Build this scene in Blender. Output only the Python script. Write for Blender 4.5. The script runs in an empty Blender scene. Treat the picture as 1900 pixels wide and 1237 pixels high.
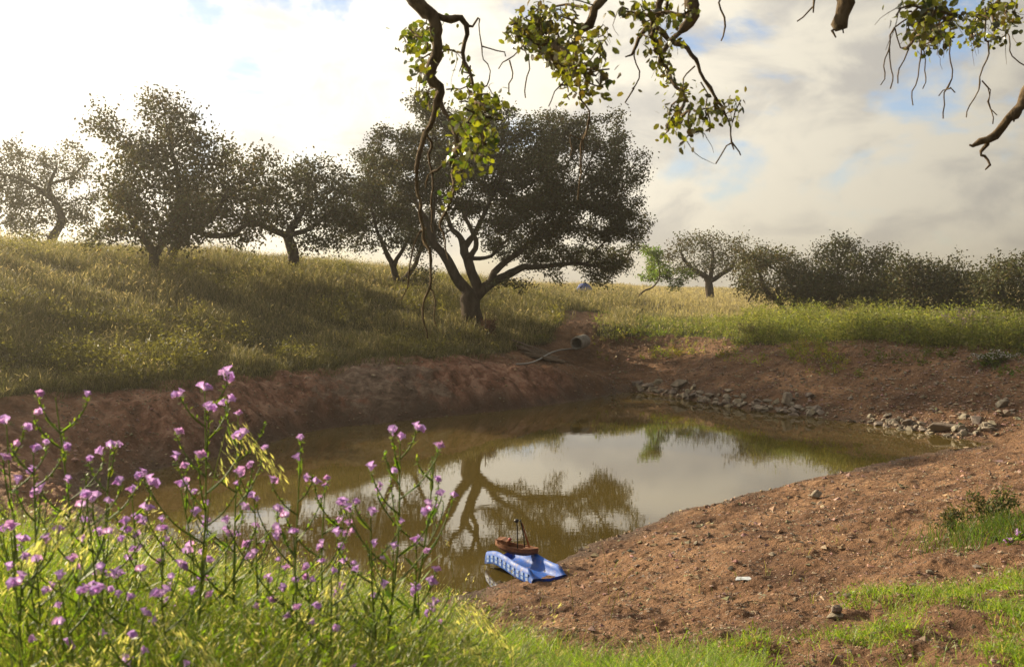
import bpy, math, random
import numpy as np
from mathutils import Vector, Matrix, Euler
R = math.radians
rng = np.random.default_rng(7)
random.seed(7)
sc = bpy.context.scene
COL = sc.collection

# ------------------------------------------------------------------ camera
CAMZ = 3.7
F = 35.0 / 36.0 * 1900
PITCH = R(2.63)
cam = bpy.data.cameras.new("camera")
cam.lens = 35; cam.sensor_width = 36; cam.clip_start = 0.05; cam.clip_end = 6000
cam.dof.use_dof = True; cam.dof.focus_distance = 15.0; cam.dof.aperture_fstop = 6.5
camo = bpy.data.objects.new("camera", cam); COL.objects.link(camo)
camo.location = (0, 0, CAMZ); camo.rotation_euler = (R(90) - PITCH, 0, 0)
sc.camera = camo

# ------------------------------------------------------------------ light
SUN_AZ, SUN_EL = R(-57), R(22)          # azimuth from +Y towards +X
SUN = Vector((math.sin(SUN_AZ) * math.cos(SUN_EL), math.cos(SUN_AZ) * math.cos(SUN_EL), math.sin(SUN_EL)))
sl = bpy.data.lights.new("sun", 'SUN'); sl.energy = 5.0; sl.angle = R(0.6); sl.color = (1.0, 0.85, 0.60)
so = bpy.data.objects.new("sun", sl); COL.objects.link(so)
so.rotation_euler = (-SUN).to_track_quat('-Z', 'Y').to_euler()
so.location = SUN * 200

sc.view_settings.view_transform = 'Standard'
sc.view_settings.look = 'None'
sc.view_settings.exposure = 0.95
sc.view_settings.gamma = 1.0
sc.render.engine = 'CYCLES'
sc.cycles.use_denoising = True
sc.cycles.max_bounces = 8; sc.cycles.diffuse_bounces = 3; sc.cycles.glossy_bounces = 3
sc.cycles.transmission_bounces = 5; sc.cycles.volume_bounces = 0; sc.cycles.transparent_max_bounces = 6
sc.cycles.caustics_reflective = False; sc.cycles.caustics_refractive = False
sc.cycles.sample_clamp_indirect = 4.0


class NT:
    """tiny node helper"""
    def __init__(s, tree): s.t = tree; s.n = tree.nodes; s.l = tree.links
    def new(s, typ, **kw):
        n = s.n.new(typ)
        for k, v in kw.items(): setattr(n, k, v)
        return n
    def link(s, a, b): s.l.new(a, b)
    def inp(s, sock, v):
        if isinstance(v, bpy.types.NodeSocket): s.l.new(v, sock)
        elif v is not None: sock.default_value = v
    def math(s, op, a, b=None, c=None, clamp=False):
        n = s.new('ShaderNodeMath', operation=op, use_clamp=clamp)
        for i, v in enumerate((a, b, c)):
            if v is not None: s.inp(n.inputs[i], v)
        return n.outputs[0]
    def vmath(s, op, a, b=None):
        n = s.new('ShaderNodeVectorMath', operation=op)
        s.inp(n.inputs[0], a)
        if b is not None: s.inp(n.inputs[1], b)
        return n.outputs['Value'] if op in ('DOT_PRODUCT', 'LENGTH') else n.outputs[0]
    def mix(s, f, a, b, blend='MIX'):
        n = s.new('ShaderNodeMix', data_type='RGBA', blend_type=blend)
        s.inp(n.inputs[0], f); s.inp(n.inputs[6], a); s.inp(n.inputs[7], b)
        return n.outputs[2]
    def ramp(s, f, stops):
        n = s.new('ShaderNodeValToRGB'); e = n.color_ramp.elements
        while len(e) < len(stops): e.new(0.5)
        for el, (p, c) in zip(e, stops):
            el.position = p; el.color = (*c, 1) if len(c) == 3 else c
        s.inp(n.inputs[0], f); return n.outputs[0]
    def rng(s, f, a, b, c=0.0, d=1.0):
        n = s.new('ShaderNodeMapRange', interpolation_type='SMOOTHSTEP')
        s.inp(n.inputs[0], f)
        for i, v in enumerate((a, b, c, d)): n.inputs[i + 1].default_value = v
        return n.outputs[0]
    def noise(s, vec, scale, detail=6, rough=0.55, dist=0.0):
        n = s.new('ShaderNodeTexNoise'); n.inputs['Scale'].default_value = scale
        n.inputs['Detail'].default_value = detail; n.inputs['Roughness'].default_value = rough
        n.inputs['Distortion'].default_value = dist
        if vec is not None: s.inp(n.inputs['Vector'], vec)
        return n.outputs[0]


def rgba(c): return (c[0], c[1], c[2], 1)

# world: Nishita sky with a broken cloud layer
w = bpy.data.worlds.new("World"); sc.world = w; w.use_nodes = True
w.node_tree.nodes.clear(); t = NT(w.node_tree)
sky = t.new('ShaderNodeTexSky', sky_type='NISHITA'); sky.sun_disc = False
sky.sun_elevation = SUN_EL; sky.sun_rotation = SUN_AZ % (2 * math.pi); sky.air_density = 1.0; sky.dust_density = 1.2
tc = t.new('ShaderNodeTexCoord')
sep = t.new('ShaderNodeSeparateXYZ'); t.link(tc.outputs['Generated'], sep.inputs[0])
zz = t.math('ADD', t.math('MAXIMUM', sep.outputs[2], 0.0), 0.20)
com = t.new('ShaderNodeCombineXYZ')
t.inp(com.inputs[0], t.math('DIVIDE', sep.outputs[0], zz)); t.inp(com.inputs[1], t.math('DIVIDE', sep.outputs[1], zz)); com.inputs[2].default_value = 3.7
cv = t.vmath('ADD', t.vmath('MULTIPLY', tc.outputs['Generated'], (3.0, 3.0, 6.5)), t.vmath('MULTIPLY', com.outputs[0], (.25, .25, 1)))
n1 = t.noise(cv, 1.7, 8, 0.56, 0.3)
cv2 = t.vmath('ADD', cv, (5.2, 1.3, 2.0))
n2 = t.noise(cv2, 2.6, 9, 0.57, 0.35)
cover = t.rng(n1, 0.33, 0.46)
shade = t.rng(n2, 0.36, 0.58)
g = t.math('MAXIMUM', t.vmath('DOT_PRODUCT', tc.outputs['Generated'], tuple(SUN)), 0.0)
gh = t.math('ADD', t.math('MULTIPLY', t.vmath('DOT_PRODUCT', tc.outputs['Generated'], tuple(SUN)), 0.5), 0.5)
bright = t.math('ADD', 0.04, t.math('MULTIPLY', t.math('POWER', t.math('MAXIMUM', gh, 0.0), 2.2), 0.80))
bright = t.math('ADD', bright, t.math('MULTIPLY', t.math('POWER', g, 8.0), 0.22))
bright = t.math('ADD', bright, t.math('MULTIPLY', t.math('POWER', g, 40.0), 1.6))
ccol = t.mix(shade, (0.84, 0.79, 0.71, 1), (1.26, 1.16, 0.95, 1))
ccol = t.mix(1.0, ccol, t.mix(0.0, bright, bright), 'MULTIPLY')
cb = t.vmath('SCALE', ccol); cb.node.inputs['Scale'].default_value = 10.0
skyc = t.mix(1.0, sky.outputs[0], (0.80, 0.82, 0.92, 1), 'MULTIPLY')
final = t.mix(t.math('MULTIPLY', cover, 0.97), skyc, cb)
bg = t.new('ShaderNodeBackground'); t.link(final, bg.inputs[0]); bg.inputs[1].default_value = 0.1
wo = t.new('ShaderNodeOutputWorld'); t.link(bg.outputs[0], wo.inputs[0])


# ------------------------------------------------------------------ helpers
def P(px, py, Y):
    """point seen at photo pixel px,py at distance Y in front of the camera"""
    u = (px - 950) / F; v = -(py - 618.5) / F
    cp, sp = math.cos(PITCH), math.sin(PITCH)
    dy = cp + v * sp; dz = -sp + v * cp
    return np.array([u / dy * Y, Y, CAMZ + dz / dy * Y])

def _h(ix, iy, s):
    n = (ix.astype(np.int64) * 374761393 + iy.astype(np.int64) * 668265263 + s * 974634777) & 0x7fffffff
    n = ((n ^ (n >> 13)) * 1274126177) & 0x7fffffff
    n = ((n ^ (n >> 15)) * 2246822519) & 0x7fffffff
    return ((n ^ (n >> 14)) & 0xffffff) / float(0xffffff)

def vnoise(x, y, s=0):
    x = np.asarray(x, float); y = np.asarray(y, float)
    ix = np.floor(x); iy = np.floor(y); fx = x - ix; fy = y - iy
    fx = fx * fx * (3 - 2 * fx); fy = fy * fy * (3 - 2 * fy)
    a = _h(ix, iy, s); b = _h(ix + 1, iy, s); c = _h(ix, iy + 1, s); d = _h(ix + 1, iy + 1, s)
    return (a * (1 - fx) + b * fx) * (1 - fy) + (c * (1 - fx) + d * fx) * fy

def fbm(x, y, o=4, s=0):
    v = 0; a = 0.5; tot = 0
    for i in range(o):
        v = v + a * vnoise(x * 2 ** i + 17.3 * i, y * 2 ** i + 9.1 * i, s + i); tot += a; a *= 0.5
    return v / tot - 0.5

def mesh_np(name, verts, tris=None, quads=None, col=None, smooth=False, mats=None):
    me = bpy.data.meshes.new(name)
    verts = np.asarray(verts, np.float32)
    nt = 0 if tris is None else len(tris); nq = 0 if quads is None else len(quads)
    me.vertices.add(len(verts)); me.vertices.foreach_set('co', verts.ravel())
    idx = []
    if nt: idx.append(np.asarray(tris, np.int32).ravel())
    if nq: idx.append(np.asarray(quads, np.int32).ravel())
    idx = np.concatenate(idx)
    me.loops.add(len(idx)); me.loops.foreach_set('vertex_index', idx)
    me.polygons.add(nt + nq)
    st = np.concatenate([np.arange(nt) * 3, nt * 3 + np.arange(nq) * 4]).astype(np.int32)
    me.polygons.foreach_set('loop_start', st)
    me.polygons.foreach_set('use_smooth', np.full(nt + nq, smooth, bool))
    me.update(calc_edges=True); me.validate()
    if col is not None:
        a = me.color_attributes.new('col', 'FLOAT_COLOR', 'POINT')
        c = np.ones((len(verts), 4), np.float32); c[:, :3] = col
        a.data.foreach_set('color', c.ravel())
    for m in mats or (): me.materials.append(m)
    return me

def link(name, me, parent=None, loc=None):
    o = bpy.data.objects.new(name, me); COL.objects.link(o)
    if parent is not None: o.parent = parent
    if loc is not None: o.location = loc
    return o

def tag(o, label=None, cat=None, group=None, kind=None):
    if label: o['label'] = label
    if cat: o['category'] = cat
    if group: o['group'] = group
    if kind: o['kind'] = kind
    return o

def empty(name, loc, label, cat, group=None):
    o = bpy.data.objects.new(name, None); COL.objects.link(o); o.location = loc; o.empty_display_size = 0.2
    return tag(o, label, cat, group)

class MB:
    """collects vertices and triangles, with a colour per vertex"""
    def __init__(s): s.v = []; s.t = []; s.c = []; s.n = 0
    def add(s, v, tr, c=(1, 1, 1)):
        v = np.asarray(v, float).reshape(-1, 3); tr = np.asarray(tr, np.int64).reshape(-1, 3)
        s.v.append(v); s.t.append(tr + s.n); c = np.asarray(c, float)
        s.c.append(np.broadcast_to(c, (len(v), 3)) if c.ndim == 1 else c); s.n += len(v)
    def quadstrip(s, rings, closed=True, c=(1, 1, 1), cap=False):
        rings = np.asarray(rings, float); n, m, _ = rings.shape
        tr = grid_tris(n, m, closed); s.add(rings.reshape(-1, 3), tr, c)
        if cap:
            for k in (0, n - 1):
                b = s.n; s.add(np.vstack([rings[k], rings[k].mean(0)]), [[i, (i + 1) % m, m] if k else [(i + 1) % m, i, m] for i in range(m)], c if np.ndim(c) == 1 else c[0])
    def mesh(s, name, mats, smooth=False):
        return mesh_np(name, np.vstack(s.v), tris=np.vstack(s.t), col=np.vstack(s.c), smooth=smooth, mats=mats)
    def build(s, name, mat, parent=None, loc=None, smooth=False, origin=None):
        if origin is not None: s.v = [v - np.asarray(origin) for v in s.v]
        return link(name, s.mesh(name, [mat], smooth), parent, loc)

def grid_tris(n, m, closed):
    i = np.arange(n - 1)[:, None]; j = np.arange(m if closed else m - 1)[None, :]
    a = i * m + j; b = i * m + (j + 1) % m; c = (i + 1) * m + (j + 1) % m; d = (i + 1) * m + j
    a, b, c, d = [np.broadcast_to(q, (n - 1, j.shape[1])).ravel() for q in (a, b, c, d)]
    return np.concatenate([np.stack([a, b, c], 1), np.stack([a, c, d], 1)])

def frames(pts):
    pts = np.asarray(pts, float)
    tn = np.gradient(pts, axis=0); tn /= np.linalg.norm(tn, axis=1)[:, None] + 1e-9
    up = np.array([0, 0, 1.0]) if abs(tn[0][2]) < 0.9 else np.array([1.0, 0, 0])
    N = []; n = np.cross(up, tn[0]); n /= np.linalg.norm(n) + 1e-9
    for q in tn:
        n = n - q * n.dot(q); n /= np.linalg.norm(n) + 1e-9; N.append(n.copy())
    N = np.array(N); return tn, N, np.cross(tn, N)

def tube_rings(pts, rad, sides=6, lump=0.0):
    pts = np.asarray(pts, float); rad = np.broadcast_to(np.asarray(rad, float), (len(pts),))
    tn, N, B = frames(pts); a = np.linspace(0, 2 * np.pi, sides, endpoint=False)
    r = rad[:, None]
    if lump: r = r * (1 + lump * rng.normal(size=(len(pts), sides)))
    return pts[:, None, :] + r[..., None] * (np.cos(a)[None, :, None] * N[:, None, :] + np.sin(a)[None, :, None] * B[:, None, :])

def catmull(pts, per=6, closed=False):
    pts = np.asarray(pts, float); n = len(pts); out = []
    rngi = range(n if closed else n - 1)
    for i in rngi:
        g = (lambda k: pts[k % n]) if closed else (lambda k: pts[min(max(k, 0), n - 1)])
        p0, p1, p2, p3 = g(i - 1), g(i), g(i + 1), g(i + 2)
        for k in range(per):
            u = k / per
            out.append(0.5 * ((2 * p1) + (-p0 + p2) * u + (2 * p0 - 5 * p1 + 4 * p2 - p3) * u * u + (-p0 + 3 * p1 - 3 * p2 + p3) * u ** 3))
    if not closed: out.append(pts[-1])
    return np.array(out)

def unit(v): return v / (np.linalg.norm(v, axis=-1, keepdims=True) + 1e-9)
def rdir(n):
    v = rng.normal(size=(n, 3)); return unit(v)


# ------------------------------------------------------------------ materials
def mat_new(name):
    m = bpy.data.materials.new(name); m.use_nodes = True; m.node_tree.nodes.clear()
    return m, NT(m.node_tree)

def foliage_mat(name, transl=0.45, rough=0.5, spec=0.25, tint=(1.25, 1.2, 0.55)):
    m, t = mat_new(name)
    a = t.new('ShaderNodeAttribute', attribute_name='col')
    p = t.new('ShaderNodeBsdfPrincipled'); t.link(a.outputs[0], p.inputs['Base Color'])
    p.inputs['Roughness'].default_value = rough; p.inputs['Specular IOR Level'].default_value = spec
    tr = t.new('ShaderNodeBsdfTranslucent')
    t.link(t.mix(1.0, a.outputs[0], (*tint, 1), 'MULTIPLY'), tr.inputs[0])
    mx = t.new('ShaderNodeMixShader'); mx.inputs[0].default_value = transl
    t.link(p.outputs[0], mx.inputs[1]); t.link(tr.outputs[0], mx.inputs[2])
    o = t.new('ShaderNodeOutputMaterial'); t.link(mx.outputs[0], o.inputs[0])
    return m

def surf_mat(name, stops, scale, rough=0.85, bump=0.4, bscale=None, spec=0.2, attr=False, stretch=None, bdist=0.02):
    m, t = mat_new(name)
    tc = t.new('ShaderNodeTexCoord'); v = tc.outputs['Object']
    if stretch: v = t.vmath('MULTIPLY', v, stretch)
    n = t.noise(v, scale, 8, 0.62, 0.3)
    c = t.ramp(n, stops)
    if attr:
        a = t.new('ShaderNodeAttribute', attribute_name='col'); c = t.mix(1.0, c, a.outputs[0], 'MULTIPLY')
    p = t.new('ShaderNodeBsdfPrincipled'); t.link(c, p.inputs['Base Color'])
    p.inputs['Roughness'].default_value = rough; p.inputs['Specular IOR Level'].default_value = spec
    b = t.new('ShaderNodeBump'); b.inputs['Strength'].default_value = bump; b.inputs['Distance'].default_value = bdist
    t.link(t.noise(v, bscale or scale * 2.5, 8, 0.65), b.inputs['Height']); t.link(b.outputs[0], p.inputs['Normal'])
    o = t.new('ShaderNodeOutputMaterial'); t.link(p.outputs[0], o.inputs[0])
    return m

M = {}
M['oak_leaf'] = foliage_mat('oak_leaf', 0.25, 0.55, 0.2)
M['near_leaf'] = foliage_mat('near_leaf', 0.42, 0.34, 0.45, (1.5, 1.5, 0.4))
M['grass'] = foliage_mat('grass_blade', 0.5, 0.5, 0.22, (1.15, 1.12, .75))
M['meadow'] = foliage_mat('meadow', 0.55, 0.4, 0.3, (1.3, 1.25, .45))
M['herb'] = foliage_mat('herb', 0.5, 0.5, 0.25, (1.35, 1.4, 0.45))
M['petal'] = foliage_mat('petal', 0.5, 0.55, 0.15, (1.12, 1.0, 1.2))
M['bark'] = surf_mat('bark', [(0.3, (0.030, 0.021, 0.014)), (0.55, (0.075, 0.055, 0.038)), (0.8, (0.12, 0.095, 0.066))], 6, 0.9, 0.9, 22, 0.1, stretch=(1, 1, 0.35))
M['near_bark'] = surf_mat('near_bark', [(0.3, (0.06, 0.04, 0.024)), (0.5, (0.13, 0.092, 0.055)), (0.75, (0.22, 0.165, 0.10))], 26, 0.9, 1.0, 70, 0.1, stretch=(1, 1, 0.4), bdist=0.014)
M['rock'] = surf_mat('rock', [(0.3, (0.12, 0.10, 0.082)), (0.55, (0.23, 0.20, 0.165)), (0.75, (0.36, 0.32, 0.27))], 3.5, 0.85, 0.7, 14, 0.2, attr=True)
M['gravel'] = surf_mat('gravel', [(0.3, (0.14, 0.095, 0.066)), (0.6, (0.27, 0.195, 0.14))], 8, 0.85, 0.4, 30, 0.2, attr=True)
M['concrete'] = surf_mat('concrete', [(0.3, (0.20, 0.18, 0.15)), (0.6, (0.34, 0.31, 0.27)), (0.8, (0.42, 0.39, 0.34))], 5, 0.9, 0.5, 30, 0.15)
M['old_wood'] = surf_mat('old_wood', [(0.3, (0.07, 0.05, 0.035)), (0.6, (0.17, 0.125, 0.09)), (0.8, (0.24, 0.19, 0.14))], 6, 0.9, 0.7, 14, 0.1, stretch=(0.6, 8, 8))
M['hose'] = surf_mat('hose', [(0.3, (0.16, 0.15, 0.14)), (0.7, (0.30, 0.28, 0.26))], 4, 0.4, 0.1, spec=0.5)
M['dry_twig'] = foliage_mat('dry_twig', 0.2, 0.7, 0.1, (1.2, 0.9, 0.6))


# ------------------------------------------------------------------ terrain
# shoreline of the pond (x, y), its bank profile and the width of bare earth above it
NEAR = [(0, 0), (1, .2), (8.5, 2.2), (12, 2.35), (40, 3.0), (200, 3.4)]
NEARR = [(0, 0), (1.5, .22), (8, 1.55), (11, 2.1), (14, 2.3), (40, 3.0), (200, 3.4)]
RIGHT = [(0, 0), (2, .3), (6, 1.3), (10, 1.9), (40, 2.8), (200, 3.4)]
FARR = [(0, 0), (.5, .3), (4.6, 1.85), (6, 2.0), (20, 2.3), (60, 3.1), (200, 3.4)]
GULLY = [(0, 0), (.8, .35), (3, 1.15), (5.5, 1.7), (10, 2.1), (20, 2.9), (40, 3.5), (200, 3.5)]
BANK2 = [(0, 0), (.5, .5), (1.3, 1.0), (3, 1.35), (8, 2.35), (20, 3.9), (40, 4.2), (90, 4.0), (200, 3.6)]
BANK = [(0, 0), (.35, .5), (1.3, 1.3), (2.2, 1.6), (8, 2.75), (19, 5.1), (26, 5.5), (45, 5.4), (90, 4.5), (200, 3.6)]
LEFT = [(0, 0), (.8, .5), (2.8, 1.45), (4, 1.75), (10, 3.0), (20, 5.0), (28, 5.6), (45, 5.4), (90, 4.5), (200, 3.6)]
LNEAR = [(0, 0), (1, .35), (8, 2.2), (20, 3.2), (40, 4.0), (200, 3.6)]
SH = [(-7.55, 18.6, LEFT, 3.0), (-5.9, 23.2, BANK, 1.7), (-4.9, 25.9, BANK, 1.65), (-1.1, 29.2, BANK, 1.7), (1.73, 31.9, BANK2, 2.6),
      (3.5, 34.2, BANK2, 3.6), (4.4, 35.2, GULLY, 5.0), (5.5, 33.7, FARR, 4.6), (6.7, 30.8, FARR, 4.8), (8.3, 28.8, FARR, 5.0), (9.6, 27.0, FARR, 5.8),
      (10.6, 25.4, FARR, 6.4), (11.0, 23.5, RIGHT, 9), (8.9, 22.0, RIGHT, 14), (7.1, 20.3, NEARR, 14), (5.65, 19.0, NEARR, 14), (4.36, 17.9, NEARR, 14),
      (3.05, 16.6, NEARR, 14), (1.35, 14.6, NEAR, 14), (.66, 13.4, NEAR, 14), (-.33, 12.2, NEAR, 14), (-1.2, 11.8, NEAR, 9), (-2.2, 11.7, NEAR, 1.5),
      (-3.7, 12.5, LNEAR, .8), (-5.4, 14.3, LNEAR, .9), (-6.8, 16.4, LEFT, 2.2)]
shore = catmull([(a, b) for a, b, _, _ in SH], 6, True)
shore = shore + 0.16 * np.stack([fbm(shore[:, 0] * 1.1, shore[:, 1] * 1.1, 3, 3), fbm(shore[:, 0] * 1.1 + 40, shore[:, 1] * 1.1, 3, 4)], 1) * 2

def shore_dist(x, y):
    x = x.ravel(); y = y.ravel(); best = np.full(len(x), 1e9); inside = np.zeros(len(x), bool); n = len(shore)
    for i in range(n):
        ax, ay = shore[i]; bx, by = shore[(i + 1) % n]; dx, dy = bx - ax, by - ay
        u = np.clip(((x - ax) * dx + (y - ay) * dy) / (dx * dx + dy * dy + 1e-12), 0, 1)
        d = (x - ax - u * dx) ** 2 + (y - ay - u * dy) ** 2; np.minimum(best, d, out=best)
        c = ((ay > y) != (by > y)) & (x < (bx - ax) * (y - ay) / (by - ay + 1e-12) + ax); inside ^= c
    return np.where(inside, -1, 1) * np.sqrt(best)

def base_fields(x, y):
    d = shore_dist(x, y); xr = x.ravel(); yr = y.ravel(); z = np.zeros_like(d); dw = np.zeros_like(d); ws = np.zeros_like(d)
    dp = np.maximum(d, 0)
    for (ax, ay, prof, wd) in SH:
        wgt = 1.0 / (((xr - ax) ** 2 + (yr - ay) ** 2) ** 1.6 + 0.6)
        pa = np.array(prof); z += wgt * np.interp(dp, pa[:, 0], pa[:, 1]); dw += wgt * wd; ws += wgt
    z /= ws; dw /= ws
    z = np.where(d < 0, -0.03 + np.maximum(d * 0.35, -1.2), z)
    # the ridge on the left
    aa = xr / np.maximum(yr, 4.0); zr = np.interp(aa, [-.9, -.5, -.27, -.16, -.08, 0, .08], [5.2, 5.05, 4.75, 4.45, 4.0, 3.6, 3.35])
    k = np.clip((d - 2.0) / 15.0, 0, 1); k = k * k * (3 - 2 * k) * np.clip((.07 - aa) / .06, 0, 1) * np.clip((yr - 12) / 8, 0, 1) * np.clip((90 - yr) / 30, 0, 1)
    z = z * (1 - k) + np.maximum(z, zr) * k
    # the low field on the right
    zf = np.interp(yr, [30, 38, 56, 80, 160], [1.9, 1.95, 2.25, 2.7, 3.3]); k = np.clip((d - 5.0) / 3.0, 0, 1) * np.clip((aa - .10) / .12, 0, 1) * np.clip((yr - 26) / 6, 0, 1)
    z = z * (1 - k) + np.minimum(z, zf) * k
    # mound the drain pipe comes out of, and the worn track above it
    z += 0.55 * np.exp(-(((xr - 3.2) / 1.7) ** 2 + ((yr - 40.6) / 1.2) ** 2))
    z -= 0.30 * np.exp(-(((xr - 2.6) / 0.8) ** 2 + ((yr - 37.2) / 1.5) ** 2))
    return d.reshape(x.shape), z.reshape(x.shape), dw.reshape(x.shape)

GX0, GY0, GS = -110.0, -16.0, 0.25
gx = np.arange(GX0, 130, 1.0); gy = np.arange(GY0, 200, 1.0)
CD, CZ, CW = base_fields(*np.meshgrid(gx, gy))
fx0, fy0 = -24.0, -4.0
fgx = np.arange(fx0, 26, .16); fgy = np.arange(fy0, 52, .16)
FD, FZ, FW = base_fields(*np.meshgrid(fgx, fgy))

def bil(A, x0, y0, s, x, y):
    u = np.clip((x - x0) / s, 0, A.shape[1] - 1.001); v = np.clip((y - y0) / s, 0, A.shape[0] - 1.001)
    i = u.astype(int); j = v.astype(int); fu = u - i; fv = v - j
    return (A[j, i] * (1 - fu) + A[j, i + 1] * fu) * (1 - fv) + (A[j + 1, i] * (1 - fu) + A[j + 1, i + 1] * fu) * fv

def fields(x, y):
    x = np.asarray(x, float); y = np.asarray(y, float)
    # blend from the fine grid to the coarse one over its last metres
    e = np.minimum.reduce([x - fx0, fgx[-1] - x, y - fy0, fgy[-1] - y]); k = np.clip(e / 3, 0, 1)
    out = []
    for A, B in ((CD, FD), (CZ, FZ), (CW, FW)):
        out.append(bil(A, GX0, GY0, 1.0, x, y) * (1 - k) + bil(B, fx0, fy0, .16, x, y) * k)
    return out

def terrain(x, y, fine=True):
    """height, shore distance, bare-earth mask"""
    d, z, dw = fields(x, y)
    edge = dw + 2.2 * fbm(x * .55, y * .55, 3, 11) * np.clip(dw / 4, .35, 1.2)
    dirt = np.clip((edge - d) / 0.5 + .5, 0, 1)
    # worn track leading down to the pipe
    tr = np.exp(-((x - (2.6 + (y - 40) * .18)) / (1.1 + .05 * np.abs(y - 40))) ** 2) * (np.clip((y - 36) / 2, 0, 1) * np.clip((50 - y) / 4, 0, 1))
    dirt = np.maximum(dirt, np.clip(tr * 1.6 - .4 + fbm(x * 1.5, y * 1.5, 2, 5), 0, 1))
    out = np.clip(d / .5, 0, 1)
    z = z + out * (0.28 * fbm(x * .35, y * .35, 3, 21) + 0.16 * fbm(x * 1.7, y * 1.7, 3, 22))
    if fine:
        steep = np.exp(-((d - .9) / .9) ** 2) * (dw < 3.2)
        z = z + out * dirt * (0.11 * fbm(x * 4.0, y * 4.0, 3, 23) + 0.045 * fbm(x * 14, y * 14, 3, 24))
        # runnels down the cut bank
        s = x * .72 + y * .70
        z = z + steep * out * (0.30 * fbm(s * 1.6, (x - y) * .15, 3, 25) + 0.26 * fbm(s * 4.5, (x - y) * .9, 3, 26) + .14 * fbm(x * 9, y * 9, 2, 27) + .30 * fbm(s * 2.5 + 3, z * 4, 3, 28) * np.exp(-((x + 3.4) / 2.4) ** 2))
    return z, d, dirt

def gz(x, y): return terrain(np.atleast_1d(np.asarray(x, float)), np.atleast_1d(np.asarray(y, float)))[0]
def gz1(x, y): return float(gz(x, y)[0])

def ground_hit(px, py):
    Y = np.concatenate([np.arange(2.2, 60, .04), np.arange(60, 200, .5)])
    p0 = P(px, py, 1.0); dx = p0[0]; dz = p0[2] - CAMZ
    zt = np.maximum(gz(dx * Y, Y), 0.0); zr = CAMZ + dz * Y
    k = np.argmax(zr <= zt)
    return np.array([dx * Y[k], Y[k], zt[k]])

# ground mesh: fine where the photo looks, coarse elsewhere, out to the horizon
ang = np.concatenate([np.linspace(R(-33), R(33), 680), np.linspace(R(33), R(327), 82)[1:-1]])
rad = np.concatenate([np.exp(np.linspace(math.log(1.6), math.log(60), 760)), np.exp(np.linspace(math.log(60), math.log(700), 60))[1:]])
AA, RR = np.meshgrid(ang, rad)
tx = (np.sin(AA) * RR).ravel(); ty = (np.cos(AA) * RR).ravel()
tz, td, tdirt = terrain(tx, ty)
nA = len(ang)
vt = np.stack([tx, ty, tz], 1); tcen = np.array([[0, 0, gz1(0, 0)]])
tris = grid_tris(len(rad), nA, True)[:, ::-1]
cen = len(vt); tris = np.vstack([tris, [[(i + 1) % nA, i, cen] for i in range(nA)]])
gcol = np.zeros((len(vt) + 1, 3)); gcol[:-1, 0] = tdirt
gcol[:-1, 1] = np.clip(1 - td / .75 + fbm(tx * 2, ty * 2, 2, 8), 0, 1)      # wet rim
tdw = fields(tx, ty)[2]
gcol[:-1, 2] = np.exp(-((tx + 3.4) / 2.2) ** 2 - ((ty - 28) / 2.4) ** 2)       # grey rock outcrop in the cut bank
m, t = mat_new('earth')
a = t.new('ShaderNodeAttribute', attribute_name='col'); sp = t.new('ShaderNodeSeparateColor'); t.link(a.outputs[0], sp.inputs[0])
geo = t.new('ShaderNodeNewGeometry'); pos = geo.outputs['Position']
na = t.noise(pos, 0.9, 8, 0.6, 0.3); nb = t.noise(pos, 9, 8, 0.65)
earth = t.ramp(na, [(0.32, (0.115, 0.060, 0.034)), (0.5, (0.245, 0.136, 0.074)), (0.66, (0.38, 0.225, 0.125))])
earth = t.mix(t.rng(nb, .35, .75), t.mix(1.0, earth, (.62, .58, .56, 1), 'MULTIPLY'), earth)
vor = t.new('ShaderNodeTexVoronoi'); vor.inputs['Scale'].default_value = 16; t.link(pos, vor.inputs['Vector'])
peb = t.math('MULTIPLY', t.rng(vor.outputs['Distance'], .34, .22), t.rng(t.noise(pos, 2.2, 3), .50, .62))
earth = t.mix(t.math('MULTIPLY', peb, .7), earth, t.mix(vor.outputs['Color'], (.20, .16, .13, 1), (.34, .28, .22, 1)))
rockc = t.ramp(t.noise(t.vmath('MULTIPLY', pos, (1, 1, 2.5)), 2.2, 9, .68, .6), [(0.35, (.11, .075, .055)), (.52, (.24, .165, .12)), (.66, (.40, .31, .235))])
earth = t.mix(t.rng(t.math('ADD', sp.outputs[2], t.math('MULTIPLY', t.math('SUBTRACT', t.noise(pos, 1.7, 8, .7, .5), .5), 3.2)), .35, .85), earth, rockc)
a2 = t.new('ShaderNodeAttribute', attribute_name='clay')
fur = t.ramp(t.noise(t.vmath('MULTIPLY', pos, (1, 1, .25)), 2.6, 8, .66, .4), [(.36, (.10, .046, .030)), (.5, (.28, .135, .088)), (.64, (.48, .29, .205))])
earth = t.mix(t.math('MULTIPLY', a2.outputs['Fac'], .85), earth, fur)
earth = t.mix(t.rng(t.math('ADD', sp.outputs[2], t.math('MULTIPLY', t.math('SUBTRACT', t.noise(pos, 1.7, 8, .7, .5), .5), 3.2)), .35, .85), earth, rockc)
earth = t.mix(t.math('MULTIPLY', sp.outputs[1], .85), earth, (.075, .042, .024, 1))
grassg = t.ramp(t.noise(pos, 1.3, 6), [(0.3, (.045, .042, .016)), (.6, (.085, .075, .03)), (.8, (.15, .115, .055))])
c = t.mix(t.rng(t.math('ADD', sp.outputs[0], t.math('MULTIPLY', t.math('SUBTRACT', nb, .5), .5)), .4, .65), grassg, earth)
p = t.new('ShaderNodeBsdfPrincipled'); t.link(c, p.inputs['Base Color'])
t.inp(p.inputs['Roughness'], t.rng(sp.outputs[1], .2, 1, .92, .5)); p.inputs['Specular IOR Level'].default_value = .2
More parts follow.
